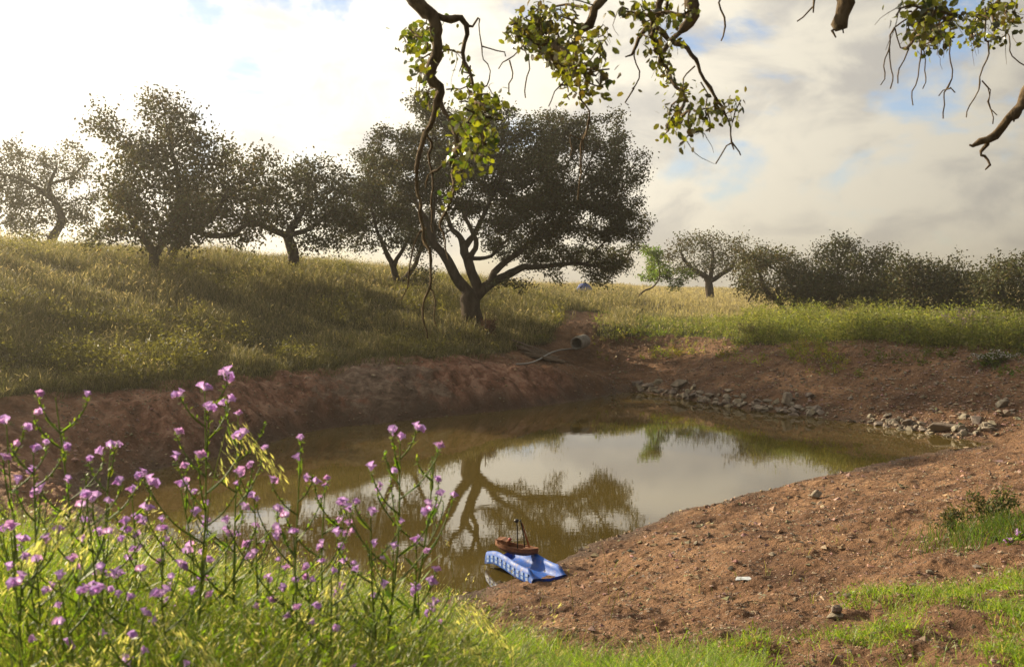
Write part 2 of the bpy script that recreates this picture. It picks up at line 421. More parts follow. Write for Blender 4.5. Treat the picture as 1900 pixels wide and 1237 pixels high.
b = t.new('ShaderNodeBump'); b.inputs['Strength'].default_value = 1.0; b.inputs['Distance'].default_value = .06
t.link(t.math('ADD', t.math('ADD', t.noise(pos, 14, 8, .7), t.math('MULTIPLY', peb, .4)), t.math('MULTIPLY', t.noise(pos, 3.5, 6, .7), 2.2)), b.inputs['Height']); t.link(b.outputs[0], p.inputs['Normal'])
o = t.new('ShaderNodeOutputMaterial'); t.link(p.outputs[0], o.inputs[0])
gme = mesh_np('ground', np.vstack([vt, tcen]), tris=tris, col=gcol, smooth=True, mats=[m])
cl = gme.attributes.new('clay', 'FLOAT', 'POINT'); cl.data.foreach_set('value', np.append(np.clip((3.4 - tdw) / .8, 0, 1) * np.clip((ty - 14) / 3, 0, 1), 0).astype(np.float32))
g = link('ground', gme); tag(g, kind='structure')

# water
m, t = mat_new('pond_water')
geo = t.new('ShaderNodeNewGeometry'); pos = geo.outputs['Position']
mud = t.ramp(t.noise(pos, .16, 4, .5, .4), [(.35, (.060, .042, .010)), (.65, (.098, .070, .018))])
p = t.new('ShaderNodeBsdfPrincipled'); t.link(mud, p.inputs['Base Color'])
p.inputs['Roughness'].default_value = .015; p.inputs['IOR'].default_value = 1.8; p.inputs['Specular IOR Level'].default_value = .5
b = t.new('ShaderNodeBump'); b.inputs['Strength'].default_value = .025; b.inputs['Distance'].default_value = .02
rip = t.noise(t.vmath('MULTIPLY', pos, (1.3, 3.0, 1)), 2.2, 3, .5)
t.link(rip, b.inputs['Height']); t.link(b.outputs[0], p.inputs['Normal'])
o = t.new('ShaderNodeOutputMaterial'); t.link(p.outputs[0], o.inputs[0])
wp = np.array(shore); cenw = wp.mean(0)
ringv = np.vstack([cenw + (wp - cenw) * s for s in (1.06, .6, .2)]); nW = len(wp)
wv = np.hstack([ringv, np.zeros((len(ringv), 1))]); wv = np.vstack([wv, [[*cenw, 0]]])
wt = np.vstack([grid_tris(3, nW, True), [[2 * nW + i, 2 * nW + (i + 1) % nW, 3 * nW] for i in range(nW)]])
wo_ = link('water', mesh_np('water', wv, tris=wt, smooth=True, mats=[m])); tag(wo_, kind='structure')


# ------------------------------------------------------------------ trees
def resample(pts, rad, step):
    pts = np.asarray(pts, float); rad = np.asarray(rad, float)
    s = np.concatenate([[0], np.cumsum(np.linalg.norm(np.diff(pts, axis=0), axis=1))])
    n = max(2, int(round(s[-1] / step)) + 1); u = np.linspace(0, s[-1], n)
    return np.stack([np.interp(u, s, pts[:, k]) for k in range(3)], 1), np.interp(u, s, rad)

def colonize(lines, attr, step, infl, kill, iters=90, jitter=.25, wob=0.0):
    """lines: [(points, radii)] of the traced limbs; attr: points the twigs grow towards"""
    N, PA, MR = [], [], []
    for k, (pts, rad) in enumerate(lines):
        p, r = resample(catmull(pts, 5), np.interp(np.linspace(0, 1, (len(pts) - 1) * 5 + 1), np.linspace(0, 1, len(rad)), rad), step)
        if wob: p[1:-1] += rng.normal(size=(len(p) - 2, 3)) * wob
        if k == 0: par = -1; q0 = 0
        else:
            dd = np.linalg.norm(np.array(N) - p[0], axis=1); par = int(dd.argmin()); q0 = 1 if dd[par] < step * 1.5 else 0
        for q in range(q0, len(p)):
            N.append(p[q]); PA.append(par); MR.append(r[q]); par = len(N) - 1
    attr = np.asarray(attr, float)
    if len(attr):
        nod = np.array(N)
        bd = np.full(len(attr), 1e9); bi = np.zeros(len(attr), int); alive = np.ones(len(attr), bool)
        def upd(new, off):
            for s in range(0, len(new), 400):
                D = np.linalg.norm(attr[:, None, :] - new[None, s:s + 400], axis=2); j = D.argmin(1); dm = D[np.arange(len(attr)), j]
                b = dm < bd; bd[b] = dm[b]; bi[b] = j[b] + off + s
        upd(nod, 0); alive &= bd > kill
        last = None
        for it in range(iters):
            act = alive & (bd < infl)
            if not act.any(): 
                if alive.any() and infl < 50: infl *= 1.5; continue
                break
            idx = bi[act]; dr = unit(attr[act] - np.array(N)[idx])
            u, inv = np.unique(idx, return_inverse=True)
            acc = np.zeros((len(u), 3)); np.add.at(acc, inv, dr)
            new = np.array(N)[u] + step * unit(unit(acc) + jitter * rng.normal(size=acc.shape))
            off = len(N)
            for a_, b_ in zip(new, u): N.append(a_); PA.append(int(b_)); MR.append(0)
            upd(new, off); alive &= bd > kill
            if len(N) > 9000: break
    return np.array(N), np.array(PA), np.array(MR)

def pipe_radii(PA, MR, tip, e=2.35):
    n = len(PA); acc = np.zeros(n); r = np.zeros(n)
    for i in range(n - 1, -1, -1):
        r[i] = max(acc[i] ** (1 / e) if acc[i] > 0 else tip, MR[i])
        if PA[i] >= 0: acc[PA[i]] += min(r[i], 1e9) ** e if MR[i] == 0 else r[i] ** e * .0 + tip ** e
    return r

def skeleton_mesh(mb, N, PA, r, sides=(7, 4), thick=.03, lump=.06, minr=0.0, c=(1, 1, 1)):
    ch = [[] for _ in N]
    for i, p_ in enumerate(PA):
        if p_ >= 0: ch[p_].append(i)
    stack = [i for i, p_ in enumerate(PA) if p_ < 0]
    while stack:
        i = stack.pop(); chain = [] if PA[i] < 0 else [PA[i]]
        k = i
        while True:
            chain.append(k)
            if not ch[k]: break
            b = max(ch[k], key=lambda q: r[q])
            stack += [q for q in ch[k] if q != b]; k = b
        pts = N[chain]; rr = r[chain].copy()
        if PA[i] >= 0: rr[0] = min(rr[0], rr[1] * 1.25)
        if len(chain) < 2 or rr.max() < minr: continue
        if len(pts) > 3:
            pts = pts.copy(); pts[1:-1] = .5 * pts[1:-1] + .25 * (pts[:-2] + pts[2:])
        s = sides[0] if rr.max() > thick else sides[1]
        mb.quadstrip(tube_rings(pts, rr, s, lump if rr.max() > thick else 0), True, c, cap=rr.max() > thick)

def leaf_cards(mb, c, ax, nr, L, W, col, oval=False):
    n = len(c); L = np.broadcast_to(L, (n,))[:, None]; W = np.broadcast_to(W, (n,))[:, None]
    ax = unit(ax); sd = unit(np.cross(ax, nr)); up = np.cross(sd, ax)
    if oval:
        pr = [(0, 0, 0), (.3, .42, .10), (.72, .40, .10), (1, 0, -.04), (.72, -.40, .10), (.3, -.42, .10)]
        tr = [(0, 1, 5), (1, 2, 5), (2, 4, 5), (2, 3, 4)]
    else:
        pr = [(0, 0, 0), (.5, .5, .12), (1, 0, 0), (.5, -.5, .12)]; tr = [(0, 1, 2), (0, 2, 3)]
    v = np.stack([c + ax * L * a + sd * W * b + up * W * h for a, b, h in pr], 1); k = len(pr)
    tri = (np.arange(n) * k)[:, None, None] + np.array(tr)[None]
    mb.add(v.reshape(-1, 3), tri.reshape(-1, 3), np.repeat(col, k, 0))

def jit_col(n, base, var=.25, hue=.15, alt=None, pa=.2):
    base = np.array(base); c = np.tile(base, (n, 1)) * (1 + var * rng.normal(size=(n, 1))).clip(.35, 2)
    c *= 1 + hue * rng.normal(size=(n, 3)) * np.array([1, .6, .5])
    if alt is not None:
        k = rng.random(n) < pa; c[k] = np.array(alt) * (1 + .2 * rng.normal(size=(k.sum(), 1)))
    return np.clip(c, .004, .9)

def in_lobes(lobes, n, Y, clump=0):
    vol = np.array([l[2] * l[3] for l in lobes], float); cnt = np.maximum(6, (n * vol / vol.sum())).astype(int); out = []
    for l, k in zip(lobes, cnt):
        cx, cy, rx, ry = l[:4]; dY = l[4] if len(l) > 4 else rng.normal() * 0.6
        rd = l[5] if len(l) > 5 else .5 * (rx + ry) * Y / F * 1.15
        q = rdir(k) * (rng.random(k) ** .42)[:, None]
        if clump:      # sprays of twigs with gaps between them
            m_ = max(3, k // clump); q0 = rdir(m_) * (rng.random(m_) ** .36)[:, None]; q = q0[rng.integers(m_, size=k)] + rng.normal(size=(k, 3)) * rng.uniform(.07, .15, (k, 1))
        c = P(cx, cy, Y + dY); out.append(c + q * np.array([rx * Y / F, rd, ry * Y / F]))
    return np.vstack(out)

def tree(name, label, cat, Y, limbs, lobes, n_attr, step, leaf, per, lcol, group=None, tip=.012, spread=.2, alt=None, bark='bark', leafmat='oak_leaf', thin=.035, auto=True):
    f_ = ground_hit(limbs[0][0][0], limbs[0][0][1] + 2)
    if auto and 20 < f_[1] < 62: Y = float(f_[1])
    lines = []
    for lb in limbs:
        pts = [P(q[0], q[1], Y + q[2]) for q in lb]; lines.append((pts, [q[3] for q in lb]))
    b0 = lines[0][0][0].copy(); zg = gz1(b0[0], b0[1])
    lines[0][0][0] = np.array([b0[0], b0[1], min(zg, b0[2]) - .15]); base = np.array([b0[0], b0[1], zg])
    for ln in lines[1:]:
        if ln[0][0][2] < zg + .12 and len(ln[0]) > 1: ln[0][0][2] = gz1(ln[0][0][0], ln[0][0][1]) - .1
    sc_ = 1.07 if Y < 40 else 1.15; lobes = [(l[0], l[1] + 3, l[2] * sc_, l[3] * sc_, *l[4:]) for l in lobes]
    at = in_lobes(lobes, int(n_attr * 4.0), Y, 30); at = at[at[:, 2] > zg + .25]
    N, PA, MR = colonize(lines, at, step, step * 6, step * 1.3, wob=step * .22)
    r = pipe_radii(PA, MR, tip)
    root = empty(name, base, label, cat, group)
    mb = MB(); skeleton_mesh(mb, N, PA, r, sides=(9, 4), thick=.05, lump=.05)
    tk = mb.build('trunk', M[bark], root, origin=base, smooth=True)
    tw = np.where((MR == 0) & (r < thin))[0]
    if len(tw) == 0: tw = np.arange(len(N))
    leaf *= .84; per = int(per * 4.2); c = np.repeat(N[tw], per, 0); n = len(c)
    c = c + rng.normal(size=(n, 3)) * spread * np.array([1, 1, .75])
    ax = rdir(n) + np.array([0, 0, -.15]); nr = rdir(n) + np.array([0, 0, .7])
    L = leaf * rng.uniform(.6, 1.35, n)
    # tone of whole sprays varies, as on a real crown
    ton = 1 + .8 * fbm(np.repeat(N[tw][:, 0], per) * .9 + 7, np.repeat(N[tw][:, 2] + N[tw][:, 1], per) * .9, 2, 31)
    cl = jit_col(n, lcol, .22, .14, alt, .12) * ton[:, None]
    mb = MB(); leaf_cards(mb, c, ax, nr, L, L * .62, cl)
    mb.build('crown', M[leafmat], root, origin=base)
    return root

OAK = (.066, .064, .021); OAKL = (.092, .084, .030)
tree('holm_oak', 'large spreading dark oak with forked trunk standing above the pond bank', 'tree', 37,
     [[(876, 604, 0, .44), (875, 585, 0, .36), (873, 562, 0, .36), (870, 550, 0, .34)],
      [(864, 556, 0, .24), (858, 530, -.1, .21), (846, 505, -.3, .19), (826, 474, -.5, .17), (802, 445, -.8, .13), (790, 410, -1, .10), (770, 370, -1.2, .07)],
      [(884, 556, .1, .25), (886, 535, .1, .22), (876, 508, .2, .20), (867, 482, .3, .18), (865, 458, .3, .16), (850, 442, .6, .11), (832, 415, .9, .09), (815, 370, 1.2, .06)],
      [(866, 460, .3, .12), (884, 432, .2, .10), (897, 400, 0, .08), (925, 350, -.3, .05)],
      [(868, 478, .3, .12), (884, 462, -.4, .1), (880, 440, -1, .08), (862, 400, -1.6, .06)],
      [(884, 548, .1, .24), (905, 531, .3, .2), (930, 514, .7, .17), (962, 500, 1.2, .14), (1005, 492, 1.7, .1), (1062, 488, 2.2, .08), (1120, 495, 2.4, .05)],
      [(905, 530, 0, .15), (918, 505, .6, .13), (945, 478, 1.1, .11), (990, 445, 1.6, .09), (1045, 400, 2, .06)],
      [(800, 444, -.8, .1), (804, 400, -.5, .1), (812, 340, -.3, .08), (815, 280, 0, .05)],
      [(868, 476, .3, .1), (890, 478, .9, .08), (915, 470, 1.6, .06), (945, 440, 2.2, .05)]],
     [(735, 285, 58, 55), (700, 240, 26, 24), (790, 195, 45, 40), (800, 172, 38, 20), (700, 290, 30, 40), (695, 340, 30, 30), (800, 235, 70, 50), (875, 230, 80, 50), (945, 255, 70, 50), (1050, 275, 92, 58), (1135, 232, 32, 30),
      (1130, 330, 72, 66), (1168, 400, 42, 42), (1085, 400, 95, 55), (980, 345, 105, 66), (870, 320, 95, 55), (765, 345, 65, 45), (1125, 480, 72, 36, 2.6), (1035, 478, 72, 34, 2.4),
      (960, 452, 50, 30, 2), (1212, 418, 30, 10, 1), (1080, 520, 60, 16, 2.6), (975, 525, 16, 14), (740, 395, 45, 28), (900, 395, 60, 34), (1000, 400, 60, 36), (930, 420, 40, 20), (860, 375, 50, 30), (800, 420, 46, 38, 1.2), (760, 450, 40, 26, 1.4), (1020, 455, 60, 30, 1.2), (925, 455, 26, 16, 2.2), (840, 350, 60, 40, 1.0), (1000, 440, 60, 26, 2.2), (930, 300, 60, 50, -.8), (1060, 330, 70, 50, -1)],
     3000, .26, .115, 17, OAK, 'oaks around the pond', spread=.17)

LEFT_OAKS = 'oaks along the grassy ridge'
tree('holm_oak', 'tallest oak on the left ridge with towering ragged crown and thin dark trunk', 'tree', 44,
     [[(284, 508, 0, .2), (284, 485, 0, .17), (288, 465, 0, .16), (272, 442, -.2, .11), (255, 422, -.4, .08), (235, 390, -.5, .06)],
      [(288, 466, 0, .13), (308, 442, .2, .12), (328, 402, .3, .11), (330, 340, .2, .09), (318, 270, 0, .06)]],
     [(198, 232, 32, 40), (312, 212, 48, 36), (300, 275, 55, 60), (262, 350, 62, 48), (228, 400, 52, 38), (320, 395, 66, 42), (348, 325, 46, 50), (285, 435, 55, 18), (230, 330, 30, 40), (180, 440, 40, 20), (245, 290, 26, 26)],
     900, .32, .15, 15, OAKL, LEFT_OAKS, spread=.26)
tree('holm_oak', 'round-crowned oak leaning right behind the tallest ridge oak', 'tree', 47,
     [[(312, 492, 0, .24), (318, 470, 0, .2), (335, 448, 0, .17), (368, 425, 0, .13), (400, 395, 0, .09), (420, 350, 0, .06)],
      [(360, 430, 0, .12), (395, 436, -.3, .1), (440, 430, -.5, .07), (465, 415, -.6, .05)]],
     [(398, 278, 46, 38), (448, 308, 46, 44), (412, 355, 66, 46), (362, 392, 46, 36), (440, 398, 46, 24), (472, 345, 34, 34), (492, 395, 30, 26), (498, 330, 26, 24), (430, 428, 60, 12), (350, 440, 40, 16)],
     650, .33, .15, 15, OAKL, LEFT_OAKS, spread=.27)
tree('holm_oak', 'sparse pale oak with crooked open limbs at the far left of the ridge', 'tree', 50,
     [[(88, 462, 0, .26), (96, 440, 0, .22), (113, 418, 0, .19), (118, 402, 0, .18), (97, 372, 0, .15), (90, 342, 0, .1), (110, 310, 0, .06)],
      [(112, 398, 0, .14), (92, 366, -.5, .12), (62, 346, -.8, .1), (32, 330, -1, .08), (-5, 322, -1, .05)],
      [(92, 345, 0, .08), (130, 332, .4, .07), (158, 306, .6, .05)]],
     [(20, 278, 36, 20), (62, 298, 42, 22), (120, 288, 36, 30), (152, 318, 20, 26), (50, 328, 48, 18), (20, 390, 40, 36), (72, 420, 46, 24), (142, 372, 34, 24), (-45, 330, 50, 60), (60, 360, 60, 26), (130, 400, 40, 30)],
     900, .36, .16, 11, OAKL, LEFT_OAKS, spread=.25)
tree('holm_oak', 'oak with long crooked low limb reaching left over the ridge grass', 'tree', 46,
     [[(536, 505, 0, .26), (540, 480, 0, .22), (541, 455, 0, .21), (536, 434, 0, .2), (552, 405, 0, .12), (575, 355, 0, .07)],
      [(536, 436, 0, .14), (508, 424, -.4, .12), (486, 420, -.6, .1), (466, 402, -.8, .08), (455, 380, -.8, .05)],
      [(545, 440, 0, .12), (580, 420, .5, .09), (610, 395, .8, .06)]],
     [(540, 328, 42, 34), (592, 318, 44, 30), (632, 330, 32, 34), (562, 378, 58, 36), (620, 392, 48, 40), (500, 368, 36, 30), (602, 435, 36, 22), (470, 400, 25, 20), (645, 405, 34, 40), (520, 395, 36, 26)],
     700, .33, .145, 15, OAK, LEFT_OAKS, spread=.26)
tree('holm_oak', 'small twin-stemmed oak crowded against the left side of the large oak', 'tree', 42,
     [[(738, 530, 0, .17), (733, 505, 0, .14), (720, 478, 0, .12), (702, 440, 0, .08), (690, 390, 0, .05)],
      [(752, 520, .6, .12), (765, 495, .6, .1), (778, 468, .5, .09), (795, 430, .4, .06)],
      [(728, 490, 0, .1), (748, 465, -.3, .08), (765, 430, -.4, .05)]],
     [(658, 358, 46, 44), (702, 318, 46, 40), (720, 398, 56, 42), (662, 420, 46, 36), (768, 402, 36, 34), (690, 458, 32, 14), (790, 505, 24, 14), (640, 400, 34, 40), (735, 450, 44, 18), (700, 375, 50, 40)],
     650, .3, .135, 15, OAK, LEFT_OAKS, spread=.25)
RIGHT_OAKS = 'oaks across the far field'
tree('holm_oak', 'open-branched oak alone beyond the dry field', 'tree', 72,
     [[(1318, 548, 0, .32), (1318, 528, 0, .28), (1302, 508, 0, .2), (1280, 490, 0, .14), (1262, 470, 0, .08)],
      [(1319, 526, 0, .2), (1345, 506, 0, .16), (1364, 488, 0, .1)], [(1318, 524, 0, .2), (1322, 480, 0, .12), (1320, 455, 0, .08)]],
     [(1278, 458, 32, 26), (1322, 450, 40, 24), (1356, 468, 26, 26), (1255, 480, 22, 26), (1300, 494, 46, 16), (1345, 496, 24, 14)],
     460, .5, .19, 13, OAKL, RIGHT_OAKS, spread=.36, tip=.018, thin=.05)
tree('holm_oak', 'low oak with leaning bare stems at the left end of the dark far tree row', 'tree', 56,
     [[(1462, 580, 0, .2), (1446, 566, 0, .17), (1428, 548, 0, .14), (1412, 520, 0, .1), (1402, 485, 0, .06)],
      [(1468, 578, 0, .16), (1476, 555, 0, .13), (1482, 520, 0, .08)], [(1405, 520, 0, .06), (1396, 545, -.3, .05), (1388, 560, -.4, .04)]],
     [(1400, 468, 34, 20), (1440, 472, 44, 26), (1420, 512, 44, 32), (1482, 508, 34, 38), (1382, 498, 16, 22), (1472, 545, 28, 14), (1440, 556, 30, 14), (1505, 560, 30, 16)],
     560, .38, .165, 15, OAKL, RIGHT_OAKS, spread=.3, tip=.015)
tree('holm_oak', 'broad flat-topped oak in the far row with a tuft rising from its top', 'tree', 54,
     [[(1546, 582, 0, .22), (1546, 560, 0, .19), (1550, 530, 0, .12), (1555, 480, 0, .06)], [(1556, 582, .4, .16), (1572, 562, .4, .12), (1600, 530, .5, .07)]],
     [(1552, 447, 24, 12), (1540, 482, 58, 26), (1602, 478, 48, 24), (1560, 522, 68, 34), (1510, 538, 34, 22), (1642, 500, 34, 28), (1622, 542, 44, 24), (1590, 565, 60, 14), (1640, 568, 40, 12)],
     760, .38, .165, 16, OAK, RIGHT_OAKS, spread=.3, tip=.015)
tree('holm_oak', 'dark low oak in the far row right of the flat-topped one', 'tree', 58,
     [[(1690, 586, 0, .22), (1692, 560, 0, .17), (1700, 520, 0, .08)]],
     [(1702, 494, 42, 18), (1670, 526, 38, 34), (1722, 536, 44, 34), (1690, 560, 50, 16), (1710, 572, 60, 10)], 480, .4, .17, 17, OAK, RIGHT_OAKS, spread=.32, tip=.015)
tree('holm_oak', 'oak in the far row with one thin spire of leaves above its crown', 'tree', 61,
     [[(1778, 586, 0, .2), (1778, 560, 0, .16), (1776, 500, 0, .06)]],
     [(1776, 492, 10, 14), (1758, 528, 40, 28), (1802, 532, 38, 26), (1780, 562, 46, 18), (1790, 575, 60, 10)], 440, .4, .17, 17, OAK, RIGHT_OAKS, spread=.32, tip=.015)
tree('holm_oak', 'dense tall-topped oak near the right end of the far row', 'tree', 56,
     [[(1860, 590, 0, .22), (1860, 560, 0, .17), (1856, 500, 0, .07)]],
     [(1855, 486, 32, 16), (1840, 526, 40, 34), (1888, 518, 34, 30), (1860, 564, 50, 20), (1870, 578, 60, 10)], 500, .4, .17, 17, OAK, RIGHT_OAKS, spread=.32, tip=.015)
tree('holm_oak', 'oak cut by the right edge of the picture at the end of the far row', 'tree', 53,
     [[(1945, 592, 0, .22), (1945, 560, 0, .17), (1940, 510, 0, .07)]],
     [(1932, 512, 38, 26), (1930, 550, 42, 30), (1975, 520, 40, 40)], 420, .4, .17, 16, OAK, RIGHT_OAKS, spread=.32, tip=.015)
for q, (px, Yq, top) in enumerate([(1640, 74, 490), (1745, 78, 496), (1830, 76, 500), (1500, 80, 500)]):
    tree('holm_oak', 'shaded oak showing behind the front oaks of the far row', 'tree', Yq,
         [[(px, 575, 0, .25), (px, 545, 0, .2), (px + 3, 515, 0, .08)]], [(px - 20, 530, 34, 26), (px + 22, 528, 34, 28), (px, top + 18, 36, 16)],
         300, .55, .22, 15, OAK, 'oaks behind the far row', spread=.4, tip=.02, thin=.05)
tree('sapling', 'bright green young tree leaning right on a thin bare stem', 'tree', 44,
     [[(1176, 553, 0, .055), (1190, 544, 0, .05), (1210, 532, 0, .045), (1226, 512, 0, .035), (1220, 480, 0, .03)], [(1224, 514, 0, .03), (1250, 518, 0, .025), (1268, 506, 0, .02)]],
     [(1206, 472, 20, 22), (1216, 503, 28, 16), (1242, 520, 24, 12), (1262, 506, 20, 14), (1232, 488, 14, 14)],
     260, .2, .14, 9, (.125, .17, .045), None, spread=.14, tip=.007, leafmat='herb')

# the oak overhead: trunk behind the camera, branches hanging into the top of the view
YB = 4.6
def PB(px, py, dY=0): return P(px, py, YB + dY)
og = np.array([5.6, -1.2, gz1(5.6, -1.2)])
over = empty('holm_oak', og, 'old oak overhead with leafy branches and bare twigs hanging against the sky', 'tree')
mb = MB()
def limb(pts, r0, r1, lump=.06, sides=10):
    c_ = catmull(pts, 6); mb.quadstrip(tube_rings(c_, np.linspace(r0, r1, len(c_)), sides, lump), True, (1, 1, 1), cap=True)
limb([og + [0, 0, -.2], og + [-.1, .1, 1.2], og + [-.3, .4, 2.6], og + [-.7, 1.0, 3.6]], .42, .30)
limb([og + [-.7, 1.0, 3.5], (3.9, 1.9, 6.7), (3.0, 3.4, 6.9), (1.6, 4.5, 6.5), (.5, 4.8, 6.0), (-.60, 4.65, 5.35)], .24, .05)
limb([og + [-.7, 1.0, 3.5], (4.7, 1.8, 6.4), (4.2, 3.6, 6.2), (3.2, 4.8, 5.75), (2.0, 5.1, 5.5)], .2, .05)
limb([(1.6, 4.5, 6.5), (1.0, 4.7, 5.9), (.42, 4.62, 5.12)], .07, .04)
limb([(4.6, 2.0, 6.45), (3.8, 4.0, 5.6), (2.9, 4.8, 4.95)], .1, .035)
mb.build('trunk', M['near_bark'], over, origin=og, smooth=True)

def branch(lines, lobes, n_attr=0, per=3, step=.036, leaf=.036, lcol=(.10, .115, .03), tip=.0032, twiglen=None, extra=()):
    """lines: traced px polylines [(px, py, dY, radius)], lobes: leafy volumes"""
    LN = [([PB(q[0], q[1], q[2]) for q in l], [q[3] * (.66 if q[3] < .02 else .80) for q in l]) for l in lines]
    at = in_lobes(lobes, int(n_attr * 3.6), YB) if lobes else np.zeros((0, 3))
    N, PA, MR = colonize(LN, at, step, .5, step * 1.5, iters=70, jitter=.5, wob=.016)
    r = pipe_radii(PA, MR, tip)
    b = MB(); skeleton_mesh(b, N, PA, r, sides=(9, 4), thick=.012, lump=.2)
    twn = np.where(MR == 0)[0]
    for q in (twn[rng.integers(len(twn), size=18)] if len(twn) else ()):      # fine bare twigs hanging free
        L_ = rng.uniform(.05, .19); g_ = rng.normal(size=3) * .35 + [0, 0, -1.]; pp = [N[q]]
        for _ in range(5): g_ = g_ + rng.normal(size=3) * .38 + [0, 0, -.12]; pp.append(pp[-1] + unit(g_) * L_ / 5)
        b.quadstrip(tube_rings(np.array(pp), np.linspace(.0019, .0008, 6), 4), True)
    br = b.build('branch', M['near_bark'], over, smooth=True, origin=og)
    tw = np.where(MR == 0)[0]
    if lobes and len(tw):
        c = np.repeat(N[tw], per, 0); n = len(c); c = c + rng.normal(size=(n, 3)) * .024
        ax = rdir(n) + np.array([0, 0, -.5]); nr = rdir(n) + np.array([0, 0, .5])
        L = leaf * rng.uniform(.6, 1.25, n)
        b = MB(); leaf_cards(b, c, ax, nr, L, L * .68, jit_col(n, lcol, .25, .15, (.21, .22, .035), .32), oval=True)
        b.build('leaves', M['near_leaf'], br, origin=og)
    return br

branch([[(742, -40, 0, .05), (765, -4, 0, .044), (786, 16, 0, .04), (803, 36, 0, .036), (808, 70, 0, .033), (803, 110, 0, .031), (806, 140, 0, .030), (814, 165, 0, .028), (818, 192, 0, .024)],
        [(818, 190, 0, .018), (806, 215, 0, .017), (788, 236, 0, .016), (786, 265, 0, .0155), (779, 300, 0, .015), (774, 335, 0, .013), (771, 370, 0, .012), (773, 410, 0, .011), (785, 445, 0, .011), (797, 480, 0, .01), (795, 520, 0, .009), (788, 560, 0, .007), (785, 600, 0, .006), (793, 628, 0, .004)],
        [(796, 528, 0, .007), (803, 555, 0, .006), (810, 606, 0, .004)],
        [(778, 425, .05, .009), (768, 470, .08, .008), (756, 508, .1, .006), (744, 556, .12, .004)],
        [(820, 190, 0, .015), (829, 222, -.05, .014), (838, 255, -.08, .012), (841, 292, -.08, .013), (840, 340, -.08, .011), (838, 372, -.1, .01), (826, 398, -.1, .009), (815, 416, -.1, .008), (824, 450, -.1, .006), (832, 482, -.1, .004)],
        [(790, 238, .06, .01), (803, 268, .08, .011), (796, 300, .08, .009), (797, 345, .1, .008), (800, 400, .1, .006), (803, 432, .1, .003)],
        [(840, 290, -.08, .009), (815, 310, 0, .010), (800, 320, .06, .008), (790, 350, .06, .006)],
        [(808, 30, 0, .022), (845, 28, .05, .021), (858, 40, .08, .019), (862, 72, .1, .016), (870, 104, .12, .014), (873, 132, .12, .011), (880, 180, .12, .008), (885, 250, .12, .006)],
        [(866, 58, .1, .009), (878, 54, .12, .009), (878, 30, .14, .008), (890, 40, .15, .006), (896, 72, .15, .004), (902, 110, .15, .003), (905, 150, .15, .002)],
        [(897, 85, .15, .003), (920, 94, .2, .0025), (938, 105, .2, .0015)],
        [(803, 40, -.05, .004), (790, 60, -.06, .003), (775, 70, -.08, .003), (770, 85, -.08, .003), (777, 120, -.08, .0018), (790, 145, -.08, .0012)]],
       [(752, 82, 17, 15), (788, 50, 9, 9), (795, 108, 7, 10), (794, 182, 16, 12), (866, 142, 18, 14), (858, 175, 22, 18), (892, 200, 36, 40), (880, 245, 30, 36), (905, 268, 30, 26), (930, 192, 22, 18), (893, 298, 10, 10)],
       260, 3)
branch([[(1128, -30, .1, .03), (1114, 2, .1, .027), (1092, 44, .1, .024), (1076, 70, .1, .018), (1050, 84, .1, .014), (1030, 82, .1, .011), (1000, 92, .1, .008), (985, 78, .1, .005)],
        [(1066, 78, .1, .010), (1068, 120, .05, .009), (1078, 170, .05, .007), (1090, 215, .05, .006), (1088, 240, .05, .007), (1078, 270, .05, .007), (1074, 310, .05, .005), (1072, 372, .05, .003)],
        [(1088, 238, .05, .006), (1075, 262, .0, .006), (1062, 250, .0, .004), (1058, 290, .0, .003)],
        [(1086, 240, .05, .006), (1082, 300, .08, .005), (1078, 330, .08, .003)],
        [(1040, 0, .3, .009), (1010, 30, .3, .007), (985, 60, .25, .005), (972, 85, .2, .004), (945, 118, .2, .004), (925, 128, .2, .002)],
        [(947, 117, .2, .003), (952, 140, .2, .0025), (944, 172, .2, .0015)],
        [(972, 88, .2, .003), (984, 130, .2, .0025), (966, 158, .2, .002), (975, 182, .2, .0012)],
        [(1055, 120, .1, .003), (1040, 160, .1, .002), (1018, 198, .1, .0012)]],
       [(985, 48, 44, 32), (1040, 40, 42, 34), (952, 62, 20, 18), (1002, 95, 28, 20), (1082, 108, 40, 36), (1102, 145, 32, 28), (1062, 178, 18, 12), (1115, 55, 18, 26), (1010, 20, 30, 15), (1090, 165, 20, 12)],
       900, 3, lcol=(.095, .09, .032))
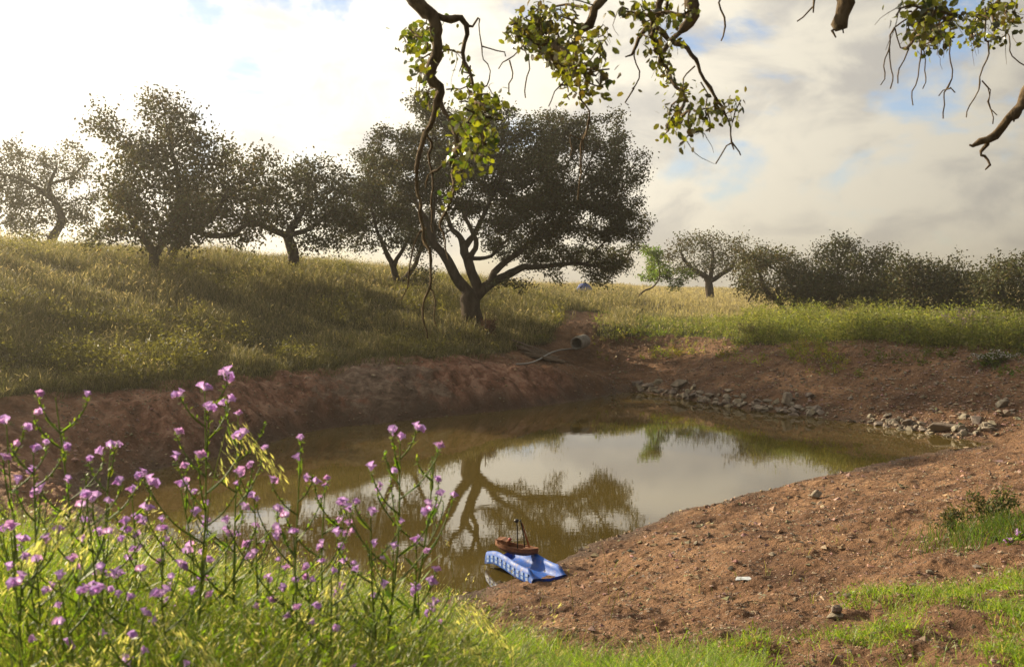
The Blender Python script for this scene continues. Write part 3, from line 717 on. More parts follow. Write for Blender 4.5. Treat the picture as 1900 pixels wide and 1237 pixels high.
branch([[(1300, -40, .1, .044), (1290, -4, .1, .040), (1280, 24, .1, .036), (1270, 46, .1, .032), (1262, 64, .1, .012)],
        [(1240, -20, .2, .02), (1215, 36, .2, .019), (1196, 62, .2, .017), (1176, 88, .2, .012), (1160, 106, .2, .004)],
        [(1206, 50, .2, .02), (1236, 64, .2, .019), (1266, 82, .2, .017), (1284, 112, .2, .014), (1305, 150, .2, .012), (1322, 180, .2, .011), (1340, 202, .2, .009), (1350, 236, .2, .006), (1358, 262, .2, .006), (1362, 278, .2, .002)],
        [(1186, 76, .2, .007), (1178, 100, .2, .007), (1186, 130, .2, .007), (1176, 165, .2, .005), (1166, 195, .2, .0025)],
        [(1352, 262, .2, .004), (1340, 285, .2, .003), (1328, 304, .2, .0015)],
        [(1356, 268, .2, .003), (1374, 288, .2, .0012)],
        [(1288, 130, .2, .005), (1268, 150, .2, .005), (1262, 200, .2, .004), (1240, 245, .2, .002)],
        [(1306, 158, .2, .004), (1318, 210, .2, .003), (1316, 245, .2, .0012)],
        [(1346, -20, .1, .006), (1340, 20, .1, .007), (1341, 50, .1, .007), (1338, 76, .1, .003)]],
       [(1178, 22, 30, 20), (1222, 28, 36, 24), (1266, 18, 28, 18), (1205, 60, 24, 16), (1284, 138, 20, 26), (1264, 180, 26, 28), (1250, 214, 20, 16), (1328, 188, 20, 12), (1364, 198, 17, 17), (1238, 252, 13, 14), (1300, 258, 12, 8), (1262, 270, 11, 8), (1222, 110, 10, 16)],
       430, 3, lcol=(.09, .088, .032))
branch([[(1562, -60, -.2, .042), (1560, -20, -.2, .041), (1558, 10, -.2, .040), (1558, 40, -.2, .039), (1560, 56, -.2, .033)],
        [(1550, 40, -.2, .014), (1549, 58, -.2, .010), (1551, 70, -.2, .003)], [(1568, 40, -.2, .014), (1567, 55, -.2, .009), (1565, 62, -.2, .003)]], [])
branch([[(1512, -30, 0, .01), (1508, 4, 0, .009), (1498, 18, 0, .006), (1487, 30, 0, .004), (1479, 40, 0, .002)], [(1505, 6, 0, .006), (1513, 16, 0, .004), (1509, 24, 0, .002)]], [])
branch([[(1760, -40, .3, .016), (1735, 0, .3, .013), (1700, 20, .3, .010), (1672, 44, .3, .008), (1657, 62, .3, .007), (1652, 95, .3, .005), (1646, 130, .3, .004), (1634, 158, .3, .0018)],
        [(1650, 100, .3, .004), (1655, 135, .3, .003), (1652, 165, .3, .0015)],
        [(1662, 60, .3, .004), (1676, 85, .3, .004), (1676, 115, .3, .003), (1666, 155, .3, .0015)],
        [(1700, 66, .3, .003), (1702, 100, .3, .003), (1700, 150, .3, .002), (1694, 196, .3, .0013)],
        [(1710, 62, .3, .003), (1718, 110, .3, .002), (1712, 165, .3, .0013)],
        [(1765, 20, .3, .007), (1768, 60, .3, .005), (1760, 90, .3, .004), (1762, 120, .3, .004), (1757, 160, .3, .003), (1750, 220, .3, .0013)],
        [(1757, 155, .3, .003), (1742, 178, .3, .0014)], [(1757, 155, .3, .003), (1772, 172, .3, .0014)]],
       [(1690, 16, 32, 16), (1732, 30, 38, 22), (1712, 54, 34, 10), (1772, 22, 18, 20), (1750, 55, 20, 10)], 300, 3, lcol=(.05, .055, .02))
branch([[(1868, -40, .5, .014), (1858, 0, .5, .012), (1846, 40, .5, .010), (1836, 80, .5, .007), (1828, 110, .5, .006), (1822, 150, .5, .004)],
        [(1820, 155, .5, .003), (1808, 190, .5, .002), (1793, 218, .5, .0012)], [(1832, 155, .5, .003), (1838, 190, .5, .002), (1850, 214, .5, .0012)],
        [(1846, 45, .5, .004), (1866, 60, .5, .004), (1872, 95, .5, .003), (1885, 115, .5, .003), (1905, 124, .5, .002)],
        [(1838, 150, .5, .003), (1840, 200, .5, .002), (1842, 230, .5, .0012)]],
       [(1826, 18, 24, 16), (1872, 22, 17, 13), (1806, 62, 18, 18), (1828, 140, 33, 24), (1850, 48, 14, 12), (1812, 95, 10, 10)], 220, 3, lcol=(.055, .06, .022))
branch([[(1960, 90, .3, .045), (1916, 158, .3, .036), (1898, 186, .3, .034), (1878, 212, .3, .030), (1852, 238, .3, .026), (1828, 262, .3, .020), (1814, 268, .3, .012), (1799, 269, .3, .006)],
        [(1826, 262, .3, .015), (1818, 276, .3, .014), (1816, 288, .3, .011), (1830, 294, .3, .012), (1842, 304, .3, .010), (1838, 312, .3, .010), (1828, 315, .3, .003)],
        [(1880, 212, .3, .016), (1881, 226, .3, .006)]], [])


# ------------------------------------------------------------------ pipe, planks, hose, slide, boat and other finds
def ycyl(mb, pts, rad, sides=10, c=(1, 1, 1), cap=True, lump=0): mb.quadstrip(tube_rings(pts, rad, sides, lump), True, c, cap)

def hull_box(mb, p0, p1, wdt, thk, c=(1, 1, 1), n=5, rough=.004):
    """a worn board from p0 to p1"""
    p0 = np.array(p0, float); p1 = np.array(p1, float); ax = unit(p1 - p0); sd = unit(np.cross([0, 0, 1], ax)); up = np.cross(ax, sd)
    rings = []
    for u in np.linspace(0, 1, n):
        q = p0 + (p1 - p0) * u + rng.normal(size=3) * rough; ww = wdt * .5; hh = thk * .5; b = min(ww, hh) * .3
        prof = [(-ww, -hh + b), (-ww + b, -hh), (ww - b, -hh), (ww, -hh + b), (ww, hh - b), (ww - b, hh), (-ww + b, hh), (-ww, hh - b)]
        rings.append([q + sd * a + up * h for a, h in prof])
    mb.quadstrip(rings, True, c, cap=True)

pc = P(1070, 637, 37.6)
ax = unit(np.array([.36, .93, .05])); Rr = .255
a0 = np.linspace(0, 2 * np.pi, 36, endpoint=False); s1 = unit(np.cross(ax, [0, 0, 1])); s2 = np.cross(s1, ax)
prof = [(-.02, Rr - .045), (0.0, Rr - .005), (.02, Rr), (.10, Rr + .004), (.95, Rr)]
outer = [[pc + ax * h + (s1 * math.cos(q) + s2 * math.sin(q)) * r for q in a0] for h, r in prof]
inner = [[pc + ax * h + (s1 * math.cos(q) + s2 * math.sin(q)) * r for q in a0] for h, r in [(.95, Rr - .06), (.6, Rr - .06), (.02, Rr - .058), (-.018, Rr - .05), (-.02, Rr - .045)]]
mb = MB(); mb.quadstrip(np.array(inner + outer), True)
back = np.array(inner[0]); mb.add(np.vstack([back, back.mean(0)]), [[i, (i + 1) % 36, 36] for i in range(36)])
o = mb.build('drain_pipe', M['concrete'], origin=pc, smooth=True, loc=pc); tag(o, 'open grey concrete drain pipe sticking out of the red earth gully', 'pipe')

pl = empty('wooden_panel', P(1000, 648, 35.8), 'weathered grey wooden boards lying flat on the bank beside the pipe', 'boards'); po = np.array(pl.location)
ends = [((948, 628), (1020, 652)), ((957, 631), (1036, 656)), ((964, 637), (1044, 660)), ((975, 645), (1050, 662))]
for k, (e0, e1) in enumerate(ends):
    A = P(*e0, 36.4 - k * .35); B = P(*e1, 36.0 - k * .35); A[2] = gz1(A[0], A[1]) + .10 + .02 * (3 - k); B[2] = gz1(B[0], B[1]) + .06 + .02 * (3 - k)
    mb = MB(); hull_box(mb, A, B, .30, .035, rough=.012, n=8); mb.build('board', M['old_wood'], pl, origin=po)
A = P(972, 648, 35.1); B = P(1046, 668, 34.9); A[2] = gz1(A[0], A[1]) + .06; B[2] = gz1(B[0], B[1]) + .05
mb = MB(); hull_box(mb, A, B, .1, .09, n=8); mb.build('beam', M['old_wood'], pl, origin=po)

hp = [ground_hit(*q) for q in [(958, 679), (980, 677), (1003, 671), (1022, 662), (1036, 654), (1050, 651), (1066, 649)]]
hp = catmull(np.array(hp), 8); hp[:, 2] = gz(hp[:, 0], hp[:, 1]) + .05
for _ in range(30): hp[1:-1] = .5 * hp[1:-1] + .25 * (hp[:-2] + hp[2:])
hp[:, 2] += .10 * np.exp(-((np.arange(len(hp)) - 26) / 9.) ** 2)
mb = MB(); ycyl(mb, hp, .03, 8); o = mb.build('hose', M['hose'], smooth=True); tag(o, 'thin grey hose curving from the drain pipe down over the grassy bank', 'hose')

# blue play slide at the water's edge
def plastic(name, c, rough=.32, var=.25):
    m, t = mat_new(name); tcn = t.new('ShaderNodeTexCoord')
    n = t.noise(tcn.outputs['Object'], 7, 6, .6)
    cc = t.mix(t.rng(n, .35, .7), (c[0] * (1 - var), c[1] * (1 - var), c[2] * (1 - var), 1), (*c, 1))
    dn = t.noise(t.vmath('ADD', tcn.outputs['Object'], (3, 1, 7)), 13, 8, .7)
    cc = t.mix(t.rng(dn, .50, .72, 0, .75), cc, (.22, .15, .09, 1))
    p = t.new('ShaderNodeBsdfPrincipled'); p.inputs['Specular IOR Level'].default_value = .22; t.link(cc, p.inputs['Base Color']); t.inp(p.inputs['Roughness'], t.rng(n, .3, .7, rough, rough + .22))
    o = t.new('ShaderNodeOutputMaterial'); t.link(p.outputs[0], o.inputs[0]); return m
M['blue'] = plastic('blue_plastic', (.014, .085, .38), .45)
lip = ground_hit(1020, 1078); lipz = gz1(lip[0], lip[1])
SA = unit(np.array([-.44, .90, 0.])); SW = np.array([-SA[1], SA[0], 0]) * -1
SL, SWD = 1.36, .40
ss = np.linspace(0, SL, 46)
wave = np.interp(ss, [0, .1, .3, .5, .75, 1.0, 1.15, 1.3, 1.45], [.02, .0, .0, .015, .05, .075, .07, .04, .0])
k3 = np.ones(5) / 5; wave = np.convolve(np.pad(wave, 2, 'edge'), k3, 'valid')
hw = SWD / 2
prof = [(-hw - .05, .0), (-hw - .045, .08), (-hw - .03, .145), (-hw - .008, .16), (-hw + .018, .145), (-hw + .03, .10), (-hw + .045, .035), (-hw + .085, .008), (0, 0), (hw - .085, .008), (hw - .045, .035), (hw - .03, .10), (hw - .018, .145), (hw + .008, .16), (hw + .03, .145), (hw + .045, .08), (hw + .05, .0)]
low = [(x_, z_ - .012) if abs(x_) < hw else (x_ * .985, z_ - .004) for x_, z_ in prof][::-1]
loop = prof + low
rings = []
for s_, w_ in zip(ss, wave):
    e = np.clip(s_ / .16, 0, 1); e = e * e * (3 - 2 * e); rel = .35 + .65 * e if s_ > .02 else .3
    rings.append([lip + SA * s_ + SW * a + np.array([0, 0, w_ + (h if abs(a) < hw - .05 else h * rel) + .03]) for a, h in loop])
rings = np.array(rings); rings[:, :, 2] += (lipz - lip[2]) - (ss / SL * max(lipz - .02, 0) * 1.0 + .035)[:, None]
mb = MB(); mb.quadstrip(rings, True, cap=True)
nsl = sum(len(q) for q in mb.t)
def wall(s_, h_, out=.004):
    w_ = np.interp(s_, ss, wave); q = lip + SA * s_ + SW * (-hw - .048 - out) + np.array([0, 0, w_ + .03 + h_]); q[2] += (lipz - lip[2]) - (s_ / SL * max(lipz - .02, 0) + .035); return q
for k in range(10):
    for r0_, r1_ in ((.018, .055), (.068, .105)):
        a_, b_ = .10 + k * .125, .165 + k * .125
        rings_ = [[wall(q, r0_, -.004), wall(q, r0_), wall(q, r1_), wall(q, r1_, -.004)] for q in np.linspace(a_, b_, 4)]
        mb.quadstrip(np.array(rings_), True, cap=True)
M['lit_pad'] = plastic('lit_pad_plastic', (.24, .34, .58), .4, .3)  # moulded pads; their pale colour stands in for sunlight dappling the wall
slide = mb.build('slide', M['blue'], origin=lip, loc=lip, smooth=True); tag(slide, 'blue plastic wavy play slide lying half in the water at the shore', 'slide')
slide.data.materials.append(M['lit_pad'])
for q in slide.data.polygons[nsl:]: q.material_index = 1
bv = slide.modifiers.new('edge', 'EDGE_SPLIT'); bv.split_angle = R(60)

# toy boat resting across the slide
bc = lip + SA * .92; bc[2] = lipz * .4 + .245
BX = unit(np.array([.93, -.36, -.10])); BY = unit(np.cross([0, 0, 1], BX)); BZ = np.cross(BX, BY)
def bp(x, y, z): return bc + (BX * x + BY * y + BZ * z) * 1.0
boat = empty('toy_boat', bc, 'small brown wooden toy boat with two black masts standing on the blue slide', 'toy boat')
M['boat_wood'] = surf_mat('boat_wood', [(.3, (.10, .04, .02)), (.55, (.24, .105, .05)), (.8, (.38, .19, .09))], 14, .6, .4, 40, .3, stretch=(1, 3, 3), bdist=.004)
M['black'] = surf_mat('black_rod', [(.3, (.010, .009, .008)), (.8, (.03, .026, .024))], 20, .4, .1, spec=.4)
M['red'] = surf_mat('red_knob', [(.3, (.20, .02, .02)), (.8, (.35, .05, .04))], 20, .4, .1, spec=.4)
M['rust'] = surf_mat('rust_cloth', [(.3, (.22, .07, .03)), (.8, (.38, .15, .07))], 20, .8, .3, spec=.2)
xs = np.linspace(-.30, .30, 19); rings = []
for x in xs:
    k = abs(x) / .30; wd = .105 * (1 - k ** 2.6) + .008; sheer = .055 + .035 * k ** 2; keel = -.045 + .075 * k ** 3
    out_ = [(-wd, sheer), (-wd * .95, sheer * .3 + keel * .3), (-wd * .55, keel * .9), (0, keel), (wd * .55, keel * .9), (wd * .95, sheer * .3 + keel * .3), (wd, sheer)]
    ti = .012; inn = [(max(wd - ti, .002), sheer), (max(wd * .9 - ti, .002), .012), (0, .008), (-max(wd * .9 - ti, .002), .012), (-max(wd - ti, .002), sheer)]
    rings.append([bp(x, a, h) for a, h in out_ + inn])
mb = MB(); mb.quadstrip(np.array(rings), True, cap=True); mb.build('hull', M['boat_wood'], boat, origin=bc)
mb = MB()
hull_box(mb, bp(-.25, 0, .075), bp(-.11, 0, .075), .13, .05, rough=.002); mb.build('cabin', M['boat_wood'], boat, origin=bc)
mb = MB(); hull_box(mb, bp(-.26, 0, .107), bp(-.10, 0, .112), .165, .012, rough=.002); mb.build('deck', M['boat_wood'], boat, origin=bc)
mb = MB(); hull_box(mb, bp(.10, 0, .052), bp(.26, 0, .062), .10, .012, rough=.002); mb.build('bow_deck', M['boat_wood'], boat, origin=bc)
def ball(mb, c, r, n=10, sq=(1, 1, 1)):
    rg = []
    for th in np.linspace(.05, np.pi - .05, n):
        rg.append([c + np.array([math.sin(th) * math.cos(q) * sq[0], math.sin(th) * math.sin(q) * sq[1], math.cos(th) * sq[2]]) * r for q in np.linspace(0, 2 * np.pi, 14, endpoint=False)])
    mb.quadstrip(np.array(rg), True, cap=True)
mb = MB(); ball(mb, bp(-.09, -.03, .135), .022); mb.build('knob', M['red'], boat, origin=bc, smooth=True)
m1 = [bp(.02, -.01, .02), bp(.0, -.005, .18), bp(-.028, 0, .385)]; m2 = [bp(.115, 0, .02), bp(.085, 0, .2), bp(.02, 0, .395)]
for mm in (m1, m2):
    mb = MB(); ycyl(mb, catmull(np.array(mm), 5), .0085, 8); mb.build('mast', M['black'], boat, origin=bc, smooth=True)
mb = MB(); ball(mb, np.array(m1[-1]) + [-.008, 0, .0], .03, sq=(1.1, 1.1, .9)); mb.build('mast_head', M['black'], boat, origin=bc, smooth=True)
mb = MB(); ball(mb, np.array(m2[-1]), .013, sq=(1, 1, 1.3)); mb.build('mast_head', M['black'], boat, origin=bc, smooth=True)
mb = MB()
e0, e1 = bp(.03, .01, .37), bp(.155, .03, .06); mb.quadstrip(np.array([[e0 + (e1 - e0) * u + BX * a + BY * b_ for a, b_ in ((-.005, 0), (.016 + .006 * u, .004), (.016 + .006 * u, -.004))] for u in np.linspace(0, 1, 8)]), True, cap=True)
mb.build('furled_sail', M['rust'], boat, origin=bc)

# litter and little finds on the bare shore
def rock_mesh(n, seed, flat=(1, .8, .6), name='rock'):
    import bmesh
    r_ = np.random.default_rng(seed); bm = bmesh.new()
    p = r_.normal(size=(n, 3)); p = unit(p) * r_.uniform(.75, 1.05, (n, 1)) * np.array(flat) * .5
    for q in p: bm.verts.new(q)
    h = bmesh.ops.convex_hull(bm, input=bm.verts)
    bmesh.ops.delete(bm, geom=list({g for g in h['geom_interior'] if isinstance(g, bmesh.types.BMVert)}), context='VERTS')
    bmesh.ops.bevel(bm, geom=list(bm.edges), offset=.022, segments=1, affect='EDGES', clamp_overlap=True)
    bmesh.ops.triangulate(bm, faces=bm.faces)
    me = bpy.data.meshes.new(name); bm.to_mesh(me); bm.free()
    a = me.color_attributes.new('col', 'FLOAT_COLOR', 'POINT'); k = r_.uniform(.75, 1.2); tn = np.array([1, r_.uniform(.9, 1), r_.uniform(.8, .98)]) * k
    a.data.foreach_set('color', np.tile([*tn, 1.0], len(me.vertices)).astype(np.float32)); me.materials.append(M['rock'])
    return me
RM = [rock_mesh(16, 50 + i, [(1, .8, .62), (1, .7, .45), (1, .9, .75), (1.1, .7, .35)][i % 4]) for i in range(10)]
def place_rock(px, py, size, label, group=None, me=None, sq=(1, 1, 1), sink=.25, rot=None, on=None):
    h = ground_hit(px, py) if on is None else on
    o = link('rock', me or RM[rng.integers(len(RM))])
    o.location = (h[0], h[1], gz1(h[0], h[1]) + size * sq[2] * (.3 - sink) if on is None else h[2])
    o.rotation_euler = rot or (rng.normal() * .3, rng.normal() * .3, rng.uniform(0, 6.28)); o.scale = np.array(sq) * size * (1.05 if h[1] > 18 else 1.0)
    tag(o, label, 'rock', group); return o
G1 = 'loose grey rocks along the far waterline'; G2 = 'rocks heaped at the right corner of the pond'; G3 = 'single stones lying on the bare right bank'
place_rock(1461, 744, .62, 'large pale pointed rock standing at the far waterline', G1, RM[2], (.9, .8, 1.1))
place_rock(1478, 735, .34, 'pale upright slab just behind the large pointed waterline rock', G1, RM[1], (.7, .5, 1.2))
place_rock(1503, 736, .40, 'smooth rounded pale stone up the bank from the far waterline', G1, RM[0])
place_rock(1262, 716, .75, 'broad brown block at the left end of the far waterline rocks', G1, RM[2], (1, .8, .8))
place_rock(1205, 716, .7, 'flat grey slab leaning at the corner below the gully', G1, RM[3], (1.2, .8, .8))
place_rock(1286, 722, .44, 'upright angular rock with a lit face near the far waterline', G1, RM[4], (.7, .6, 1.1))
place_rock(1352, 727, .42, 'tilted pale rock midway along the far waterline', G1, RM[5])
place_rock(1755, 797, 1.05, 'largest flat grey slab at the right corner of the pond', G2, RM[3], (1, .6, .7))
place_rock(1684, 785, .5, 'dark rounded boulder at the left of the corner heap', G2, RM[0], (1, .8, .9))
place_rock(1812, 780, .52, 'dark split boulder at the top of the corner heap', G2, RM[8], (1, .8, .9))
place_rock(1841, 790, .42, 'pale angular rock alone right of the corner heap', G2, RM[4], (1, .8, .8))
place_rock(1790, 776, .36, 'pale tan rock topmost on the corner heap', G2, RM[6], (1, .8, .7))
place_rock(1586, 783, .38, 'pale flat stone lying in the shallow water by the right bank', G2, RM[7], (1.3, .7, .4))
place_rock(1656, 705, .26, 'lone pale stone high on the shaded right bank', G3, RM[5], (1.1, .8, .6))
place_rock(1862, 754, .42, 'rounded grey stone at the far right of the shaded bank', G3, RM[6])
place_rock(1870, 770, .36, 'tan stone below the rounded grey one at the far right', G3, RM[5])
place_rock(1515, 924, .30, 'square brown block of stone alone on the near shore', None, RM[2], (1, .8, .85), .12, (0.05, .1, .5))
for k in range(130):
    u = rng.random(); px = 1178 + 345 * u; wl = np.interp(px, [1175, 1250, 1350, 1440, 1523], [725, 735, 753, 764, 776]); py = wl - abs(rng.normal()) * 9 - 1 + 3 * rng.random()
    place_rock(px, py, rng.uniform(.15, .38) * (1 + .5 * (rng.random() < .2)), 'loose grey rock among others along the far waterline', G1)
for k in range(80):
    px = 1610 + 235 * rng.random(); wl = np.interp(px, [1600, 1700, 1760, 1850], [787, 806, 818, 800]); py = wl - abs(rng.normal()) * 10 - 2
    place_rock(px, py, rng.uniform(.10, .34), 'small grey rock in the heap at the right corner of the pond', G2)
for k in range(44):
    px = rng.uniform(1480, 1895); py = rng.uniform(690, 780)
    place_rock(px, py, rng.uniform(.07, .2), 'small stone lying on the shaded right bank', G3)
for k in range(70):
    px = rng.uniform(1130, 1880); py = rng.uniform(905, 1110)
    if py < 2 + np.interp(px, [1040, 1230, 1290, 1400, 1500, 1600, 1750], [1040, 985, 945, 915, 893, 870, 830]) + 10: continue
    place_rock(px, py, rng.uniform(.03, .10), 'small stone on the sunlit near shore', 'small stones on the near shore', sq=(1, 1, .7))
# little cairn near the camera
h = ground_hit(1551, 1148)
b = place_rock(0, 0, .155, 'flat reddish stone carrying a round pebble on the near shore', None, rock_mesh(22, 91, (1, .62, .24)), on=np.array([h[0], h[1], gz1(h[0], h[1]) + .018]), rot=(0, 0, .1))
pb = place_rock(0, 0, .075, 'round pale pebble sitting on the flat reddish stone', None, rock_mesh(40, 92, (1, .85, .8)), on=np.array([h[0] + .003, h[1], gz1(h[0], h[1]) + .018 + .042]), rot=(0, 0, 0)); pb.name = 'pebble'
# scrap of plastic
h = ground_hit(1381, 1079); m = plastic('white_plastic', (.62, .66, .70), .35, .3)
uu, vv = np.meshgrid(np.linspace(-.5, .5, 10), np.linspace(-.5, .5, 5)); zz_ = .012 + .016 * fbm(uu * 3 + 4, vv * 3, 2, 61)
sv = np.stack([h[0] + uu * .19 * (1 - .4 * (vv + .5)), h[1] + vv * .10, gz1(h[0], h[1]) + zz_ + .012 + 0 * uu], -1)
top = sv; bot = sv[::-1] * 1.0; bot[..., 2] -= .004
mb = MB(); mb.add(top.reshape(-1, 3), grid_tris(5, 10, False)); mb.add(bot.reshape(-1, 3), grid_tris(5, 10, False))
o = mb.build('plastic_scrap', m, smooth=True); tag(o, 'crumpled white and blue scrap of plastic on the bare earth', 'litter')
tw = np.array([ground_hit(*q) for q in [(1366, 1128), (1378, 1123), (1390, 1119), (1402, 1118), (1416, 1121), (1432, 1121)]]); tw = catmull(tw, 4); tw[:, 2] = gz(tw[:, 0], tw[:, 1]) + .012
mb = MB(); ycyl(mb, tw, np.linspace(.005, .003, len(tw)), 6, lump=.15); o = mb.build('twig', M['near_bark']); tag(o, 'thin crooked fallen twig lying on the earth near the grass', 'twig')
# stake and blue sheet by the oak
sb = ground_hit(900, 600); sb = P(900, 598, 36.0); sb[2] = gz1(sb[0], sb[1])
mb = MB(); ycyl(mb, [sb + [0, 0, -.1], sb + [.01, 0, .5], sb + [0, 0, 1.0]], .018, 7); o = mb.build('stake', M['old_wood']); tag(o, 'thin grey stake upright in the grass beside the oak trunk', 'stake')
tb = P(1085, 535, 57); tb[2] = gz1(tb[0], tb[1]); uu, vv = np.meshgrid(np.linspace(-1, 1, 18), np.linspace(-1, 1, 12))
hh = .75 * np.clip(1 - (uu ** 2) ** 1.4, 0, 1) * np.clip(1 - (vv ** 2) ** 2, 0, 1) * (1 + .35 * fbm(uu * 2 + 9, vv * 2, 3, 71)); m = plastic('blue_sheet', (.05, .10, .34), .5)
sv = np.stack([tb[0] + uu * .6, tb[1] + vv * .4, gz(tb[0] + uu * .6, (tb[1] + vv * .4)).reshape(uu.shape) + hh], -1)
mb = MB(); mb.add(sv.reshape(-1, 3), grid_tris(12, 18, False)); o = mb.build('blue_sheet', m); tag(o, 'blue plastic sheet heaped in the grass under the low oak boughs', 'sheet')

# gravel: thousands of small stones on the bare earth
def scatter_px(n, x0, x1, y0, y1):
    """random ground points, drawn evenly over ground distance, inside a view wedge"""
    Y = np.exp(rng.uniform(math.log(y0), math.log(y1), n)); X = Y * (rng.uniform(x0, x1, n) - 950) / F
    return X, Y
mb = MB()
def stones(X, Y, size):
    z, d, dirt = terrain(X, Y); k = (d > -.02) & (rng.random(len(X)) < dirt); X, Y, z, size = X[k], Y[k], z[k], size[k]; n = len(X)
    oc = np.array([(1, 0, 0), (0, 1, 0), (-1, 0, 0), (0, -1, 0), (0, 0, 1), (0, 0, -1)], float)
    v = oc[None] * rng.uniform(.5, 1.1, (n, 6, 1)) + rng.normal(size=(n, 6, 3)) * .22; v *= size[:, None, None] * np.array([1, .8, .55])
    a = rng.uniform(0, 6.28, n); c_, s_ = np.cos(a)[:, None], np.sin(a)[:, None]
    v = np.stack([v[..., 0] * c_ - v[..., 1] * s_, v[..., 0] * s_ + v[..., 1] * c_, v[..., 2]], -1) + np.stack([X, Y, z + size * .18], 1)[:, None]
    f = np.array([(0, 1, 4), (1, 2, 4), (2, 3, 4), (3, 0, 4), (1, 0, 5), (2, 1, 5), (3, 2, 5), (0, 3, 5)])
    col = np.array([1.0, 1.0, 1.0]) * rng.uniform(.6, 1.5, (n, 1)) * (1 + .1 * rng.normal(size=(n, 3)))
    mb.add(v.reshape(-1, 3), ((np.arange(n) * 6)[:, None, None] + f).reshape(-1, 3), np.repeat(col, 6, 0))
X, Y = scatter_px(26000, 1130, 1930, 24, 42); stones(X, Y, np.exp(rng.normal(-3.5, .5, len(X))).clip(.012, .09))
X, Y = scatter_px(14000, 100, 1150, 18, 36); stones(X, Y, np.exp(rng.normal(-3.6, .45, len(X))).clip(.012, .09))
X, Y = scatter_px(1500, -40, 420, 15, 24); stones(X, Y, np.exp(rng.normal(-4.0, .4, len(X))).clip(.010, .05))
X, Y = scatter_px(34000, 850, 1950, 3.6, 24); stones(X, Y, np.exp(rng.normal(-4.75, .62, len(X))).clip(.003, .055) * np.clip(Y / 9, .5, 1.6))
o = mb.build('gravel', M['gravel']); tag(o, 'broken reddish and grey stones scattered over the bare earth', kind='stuff')


# ------------------------------------------------------------------ grass and weeds
def blades(mb, base, h, wd, bend, col, tip=1.15):
    n = len(base); az = rng.uniform(0, 6.283, n); f = rng.uniform(0, 6.283, n)
    bd = np.stack([np.cos(az), np.sin(az), 0 * az], 1) * (bend * h)[:, None]; sd = np.stack([np.cos(f), np.sin(f), 0 * f], 1) * (wd * .5)[:, None]
    up = np.array([0, 0, 1.0])[None] * h[:, None]
    v = np.stack([base - sd, base + sd, base + up * .55 + bd * .35 - sd * .8, base + up * .55 + bd * .35 + sd * .8, base + up * (1 - .25 * np.minimum(bend, 1.5))[:, None] + bd], 1)
    tr = np.array([(0, 1, 3), (0, 3, 2), (2, 3, 4)]); c = np.repeat(col[:, None, :], 5, 1); c[:, 4] *= tip
    mb.add(v.reshape(-1, 3), ((np.arange(n) * 5)[:, None, None] + tr).reshape(-1, 3), c.reshape(-1, 3))
    return v[:, 4], bd

def seedheads(mb, tips, bd, L, W, col):
    ax = unit(unit(bd + 1e-6) * .7 + np.array([0, 0, .6]) + rng.normal(size=tips.shape) * .25); leaf_cards(mb, tips - ax * (L * .3)[:, None], ax, rdir(len(tips)), L, W, col)

GREEN = np.array([.095, .118, .032]); STRAW = np.array([.38, .315, .185]); OLIVE = np.array([.105, .100, .044]); RUST = np.array([.20, .11, .06])
def mixc(a, b, k): return a[None] * (1 - k[:, None]) + b[None] * k[:, None]

# long grass on the ridge, thinning to the fields
mb = MB()
X, Y = scatter_px(250000, -60, 1180, 15.5, 66)
z, d, dirt = terrain(X, Y); k = (d > 1.1) & (rng.random(len(X)) > dirt * 1.2) & (X < 7 + (Y - 40) * .4); X, Y, z, d = X[k], Y[k], z[k], d[k]; n = len(X)
dry = np.clip(-.34 + .064 * (d - 4) + 1.7 * fbm(X * .25, Y * .25, 3, 41) + .5 * fbm(X * 1.3, Y * 1.3, 2, 42), 0.02, 1)
h = (.24 + .022 * np.minimum(d, 14) + .95 * fbm(X * .7, Y * .7, 4, 43)).clip(.10, 1.05) * rng.uniform(.6, 1.25, n)
col = mixc(mixc(GREEN, OLIVE, rng.random(n)), STRAW, (dry * rng.uniform(.4, 1.4, n)).clip(0, 1)) * rng.uniform(.65, 1.3, n)[:, None]
tips, bd = blades(mb, np.stack([X, Y, z - .02], 1), h, np.full(n, .017) * (Y / 32), rng.uniform(.1, .75, n), col)
k = rng.random(n) < .30 * (.12 + dry); seedheads(mb, tips[k], bd[k], rng.uniform(.08, .2, k.sum()), rng.uniform(.012, .026, k.sum()), mixc(STRAW * 1.35, RUST, rng.random(k.sum()) ** 2 * .6) * rng.uniform(.7, 1.3, k.sum())[:, None])
# turf hanging over the cut edge
X, Y = scatter_px(60000, -60, 1000, 15.5, 36); z, d, dirt = terrain(X, Y); e = fields(X, Y)[2]
k = (np.abs(d - e - .1 + .8 * fbm(X * .8, Y * .8, 3, 55)) < .45) & (e < 3.2); X, Y, z = X[k], Y[k], z[k]; n = len(X)
blades(mb, np.stack([X, Y, z], 1), rng.uniform(.12, .45, n), np.full(n, .018) * (Y / 32), rng.uniform(.6, 1.7, n), mixc(mixc(GREEN, OLIVE, rng.random(n)), STRAW, rng.random(n) ** 4) * rng.uniform(.6, 1.2, n)[:, None])
o = mb.build('ridge_grass', M['grass']); tag(o, 'long drying grass covering the slope above the pond', kind='stuff')

